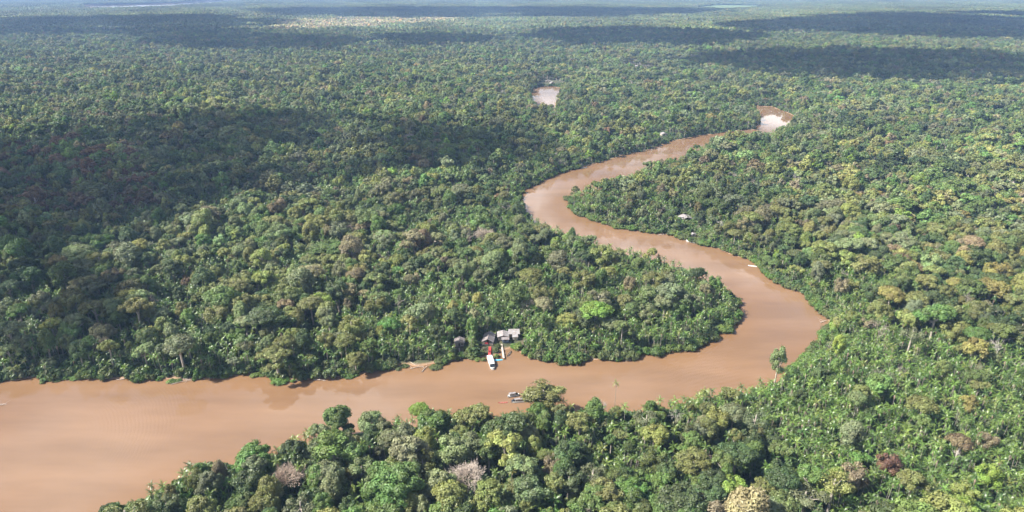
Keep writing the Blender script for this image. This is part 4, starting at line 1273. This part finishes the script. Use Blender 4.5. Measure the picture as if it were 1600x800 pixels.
# earth of the clearing and the far field
def ground_patch(name, pts, z, m, label=None):
    me = bpy.data.meshes.new(name)
    me.from_pydata([(q[0], q[1], z) for q in pts], [], [tuple(range(len(pts)))])
    me.materials.append(m); return tag(link(name, me), kind='structure')
M['earth'] = plain('bare_earth', (0.30, 0.185, 0.12), 0.95, 0.3, 0.05)
M['field'] = plain('pale_grass', (0.12, 0.17, 0.06), 0.9, 0.2, 0.01)
ground_patch('bare_earth', [at(a, b, 0) for a, b in [(992,112),(1002,109),(1016,107.5),(1026,108.5),(1016,112),(1004,114)]], 0.85, M['earth'])
ground_patch('field', FIELD, 0.9, M['field'])

# driftwood on the left bank
for i, (px, py, ln, ang, lab) in enumerate([(196,592,9,10,'grey driftwood branch on the far left bank'), (283,597,10,25,'pale fallen branch below the umbrella tree'), (291,593,7,-15,'short pale log below the umbrella tree'),
        (640,566,9,-40,'fallen pole on the muddy bank'), (652,574,8,20,'grey driftwood at the muddy bank edge'), (664,576,7,70,'bleached brush heap in the shallows'), (612,571,8,60,'leaning bleached log by the muddy bank'), (355,586,6,5,'small driftwood below the left bank shrubs'), (1288,502,7,30,'fallen trunk at the outer river bend'), (1190,412,8,-20,'pale fallen trunk in the far bank inlet'), (985,563,6,15,'sunken branch below the spit shrubs'), (1033,367,6,10,'pale snag against the far bank'), (500,594,7,-10,'leaning snag at the left bank'), (5,632,3,8,'dark floating log near the left edge')]):
    q_ = at(px, py, 0.3); r = np.random.default_rng(500+i)
    mb = MB(); Ld = ln
    mb.tube([(-Ld/2,0,.2), (0,.3,.45), (Ld/2,0,.25)], [.22,.17,.08], 6)
    for k in range(14 if 'brush' in lab else 6):
        x_ = r.uniform(-.4,.45)*Ld; dv = r.normal(size=3); dv[2] = abs(dv[2])*.5
        mb.tube([(x_,.1,.35), tuple(np.array([x_,.1,.35]) + dv*0.8), tuple(np.array([x_,.1,.3]) + dv*1.7)], [.07,.05,.02], 4)
    o = tag(link('driftwood', mb.mesh('driftwood', [M['dead']]), None, (q_[0], q_[1], 0.0), (0,0,R(ang))), lab, 'driftwood')

# ------------------------------------------------------------------ trees as things
LMK = [(q['x'], q['y'], q['label']) for q in individual if q['lm']]
LMK += [(*at(718,535,2), 'small grey hut'), (*at(764,529,2), 'porch house'), (*at(803,522,2), 'long-roofed house')]
SHORT = {}
LMX = np.array([(a, b) for a, b, _ in LMK])
ORD = ['nearest', 'second', 'third', 'fourth', 'fifth', 'sixth', 'seventh', 'eighth', 'ninth', 'tenth', 'eleventh', 'twelfth', 'thirteenth', 'fourteenth', 'fifteenth', 'sixteenth', 'seventeenth', 'eighteenth', 'nineteenth', 'twentieth', 'twenty-first', 'twenty-second', 'twenty-third', 'twenty-fourth', 'twenty-fifth', 'twenty-sixth', 'twenty-seventh', 'twenty-eighth', 'twenty-ninth', 'thirtieth', 'thirty-first', 'thirty-second', 'thirty-third', 'thirty-fourth', 'thirty-fifth', 'thirty-sixth']
def short(l):
    for cut in (' near the ', ' in the ', ' on the ', ' at the ', ' behind the', ' beside ', ' with ', ' among ', ' above ', ' right of', ' left of', ' standing', ' leaning', ' overhanging', ' between', ' poking', ' rising', ' cut by', ' of the', ' hiding', ' against', ' in front', ' lit ', ' below'):
        if cut in l and len(l.split(cut)[0].split()) >= 3: l = l.split(cut)[0]
    return l
names_short = [short(l) for _, _, l in LMK]
from collections import Counter, defaultdict
cnt = Counter(names_short)
usable = [i for i, s in enumerate(names_short) if cnt[s] == 1 and len(s.split()) <= 7]
def relation(items, z, noun):
    """unique labels: the n-th of its look on one side of a landmark"""
    cells = defaultdict(list)
    for it in items:
        x_, y_ = it['x'], it['y']
        dd = [math.hypot(LMX[i][0]-x_, (LMX[i][1]-y_)) for i in usable]
        li = usable[int(np.argmin(dd))]
        a = to_px(x_, y_, z); b = to_px(LMX[li][0], LMX[li][1], z)
        dx, dy = a[0]-b[0], a[1]-b[1]
        side = ('left of' if dx < 0 else 'right of') if abs(dx) > 1.2*abs(dy) else ('behind' if dy < 0 else 'in front of')
        cells[(li, side, it['look'])].append((min(dd), it))
    for (li, side, look), L_ in cells.items():
        L_.sort(key=lambda q: q[0])
        for k, (_, it) in enumerate(L_):
            o_ = ORD[min(k, len(ORD)-1)]
            w0 = f"{it['look']} {noun}"
            it['label'] = ' '.join(f"{w0}, {o_} such {side} the {names_short[li]}".split()[:16]) if len(L_) > 1 else f"{w0} {side} the {names_short[li]}"
TW = ['round-crowned','broad-crowned','tall-crowned','flat-topped','ragged','compact','loose-crowned','dense domed','slender','thin-leaved']
gen = [q for q in individual if not q['lm']]
for q in gen: q['look'] = f"{TW[q['k']]} {q['hue']}"
relation(gen, 12, 'tree')
for q in individual:
    bare = q.get('bare', False)
    pr_ = BARE[q['k']] if bare else T[q['k']]
    o = thing('bare_tree' if bare else 'broadleaf_tree', q['x'], q['y'], 0.35, q['rot'], q['label'], 'tree', 'leafless trees' if bare else 'rainforest trees')
    o.scale = q['s']
    tr = link('trunk', pr_['trunk'], o); cr = link('branches' if bare else 'crown', pr_['crown'], o)
    tn = [float(v) for v in q['tint']]
    cr['tint'] = tn
    if bare: tr['tint'] = tn

palms_ = [dict(x=Q[i,0], y=Q[i,1], i=i, look='green feather') for i in ppick]
relation(palms_, 9, 'palm')
q_ = at(963, 600, 21.0); i_ = int(ppick[-1])
palms_[-1] = dict(x=q_[0], y=q_[1], i=i_, look='', label='tall slim palm rising alone above the near river edge')
pk[i_] = 2; ph[i_] = 1.75; ps[i_] = 0.8
for q in palms_:
    i = q['i']; pr_2 = PALMS[pk[i]]
    o = thing('feather_palm', q['x'], q['y'], 0.35, prot[i], q['label'], 'palm', 'feather palms of the near thicket')
    link('trunk', pr_2['trunk'], o, scale=(1, 1, ph[i]))
    tn = [float(v) for v in pt[i]]
    for which, az, tilt, sc_ in pr_2['plan']:
        fr = link('frond', FRM[which], o, (0, 0, pr_2['h']*ph[i]), (0, tilt, az), sc_*ps[i])
        fr['tint'] = tn
    for hz_, az, tilt, sc_ in pr_2['dead']:
        link('dead_frond', DEADM, o, (0, 0, hz_*ph[i]), (0, tilt, az), sc_*ps[i])

# shrubs along the water's edge
sh = []
EDGE = np.array([at(*p) for p in A_PX]); 
def edge_shrubs(pts, step):
    for i in range(len(pts)-1):
        a, b = pts[i], pts[i+1]; L = np.linalg.norm(b-a)
        for k in range(max(1, int(L/step))):
            p_ = a + (b-a)*(k + rng.uniform(.1, .9))/max(1, int(L/step))
            sh.append(p_ + rng.normal(0, 0.6, 2))
edge_shrubs(EDGE[2:52], 3.4)
edge_shrubs(np.array([at(*p) for p in B_PX])[11:32], 3.4)
n_far = len(sh)
edge_shrubs(np.array([at(*p) for p in B_PX])[31:54], 3.0)
S = np.array(sh)
S = S[~blocked(S, -1.0)]
# move a little up the bank
eps = 0.5
gx = (sdist(S + [eps, 0]) - sdist(S - [eps, 0])); gy = (sdist(S + [0, eps]) - sdist(S - [0, eps]))
gn = np.stack([gx, gy], 1); gn /= np.linalg.norm(gn, axis=1)[:, None] + 1e-6
S = S + gn * (rng.uniform(-1.3, 3.2, (len(S), 1)))
S = np.concatenate([S, S[rng.uniform(size=len(S)) < 0.7] + rng.normal(0, 1.2, (1, 2))])
dS = sdist(S); S = S[dS > -1.7]
# reed patch between the huts
sx, sy, sd = to_px(S[:,0], S[:,1], 1.0)
see = (sx > -10) & (sx < 1610) & (sy < 810) & (sd < 700)
order = np.argsort(np.where(see, sd, 1e9))
n_s = min(240, int(see.sum()))
bushy = []
SH_HUE = {'bright green': (0.10, 0.175, 0.035), 'green': (0.075, 0.125, 0.03), 'yellow-green': (0.13, 0.18, 0.04), 'olive': (0.10, 0.125, 0.04)}
for i in order[:n_s]:
    hue = rng.choice(list(SH_HUE), p=[.34, .36, .16, .14])
    bushy.append(dict(x=S[i,0], y=S[i,1], hue=hue, look=f'low {hue}', s=rng.uniform(0.6, 1.25), k=int(rng.integers(0, 3))))
for px, py, hue, s in [(738,557,'olive',1.1),(746,560,'yellow-green',0.9),(752,553,'olive',1.0),(756,561,'olive',0.8),(776,556,'yellow-green',0.9),(774,548,'olive',0.8),(803,541,'bright green',1.0),(810,543,'yellow-green',1.0),
                       (735,548,'yellow-green',1.3),(742,540,'yellow-green',1.5),(738,532,'yellow-green',1.4),(692,566,'yellow-green',1.2),(680,572,'olive',1.2),(820,552,'bright green',1.2),(632,570,'olive',0.8),(622,575,'olive',0.7),
                       (778,541,'olive',0.7),(437,594,'bright green',1.5),(1075,368,'yellow-green',1.2),(1066,366,'yellow-green',1.2),(1060,362,'olive',1.3)]:
    q_ = at(px, py, 1.0); bushy.append(dict(x=q_[0], y=q_[1], hue=hue, look=f'low {hue}', s=s, k=int(rng.integers(0, 3))))
relation(bushy, 1.0, 'bank shrub')
for q in bushy:
    pr_2 = SHRUBS[q['k']]
    o = thing('bank_shrub', q['x'], q['y'], max(0.05, min(0.4, 0.28*float(sdist([(q['x'], q['y'])])[0]))), rng.uniform(0, 6.28), q['label'], 'shrub', 'shrubs along the river banks')
    wet = float(sdist([(q['x'], q['y'])])[0]) < 0.4
    o.scale = (q['s'],)*2 + (q['s']*rng.uniform(0.8, 1.2)*(0.5 if wet else 1.0),)
    link('stems', pr_2['trunk'], o); cr = link('foliage', pr_2['crown'], o)
    cr['tint'] = [float(v) for v in np.array(SH_HUE[q['hue']]) * rng.uniform(0.85, 1.2)]
rs = order[n_s:]
k_ = len(rs); us = rng.uniform(0.8, 1.5, k_)
scatter('riverside_scrub', [q['joined'] for q in SHRUBS], xyz(S[rs], 0.2), rng.integers(0, 3, k_), rng.uniform(0, 6.28, k_), np.stack([us, us, us], 1), np.array(list(SH_HUE.values()))[rng.integers(0, 4, k_)], label='low scrub lining the farther river banks', cat='scrub')

# ------------------------------------------------------------------ the air
m, t = mat('haze')
pv = nd(t, 'ShaderNodeVolumePrincipled')
pv.inputs['Color'].default_value = (0.36, 0.58, 1.0, 1)
pv.inputs['Density'].default_value = 7.0e-5
pv.inputs['Anisotropy'].default_value = 0.0
out(t, None, vol=pv.outputs[0])
mb = boxes((-27000, 27000, -4000, 29000, -4.0, 245.0))
hz = tag(link('haze', mb.mesh('haze', [m])), kind='stuff')
print('SCENE', n_trees, 'patches', len(P2), 'palms', len(Q), 'under', len(U), 'shrubs', len(bushy), len(rs), 'objs', len(bpy.data.objects))
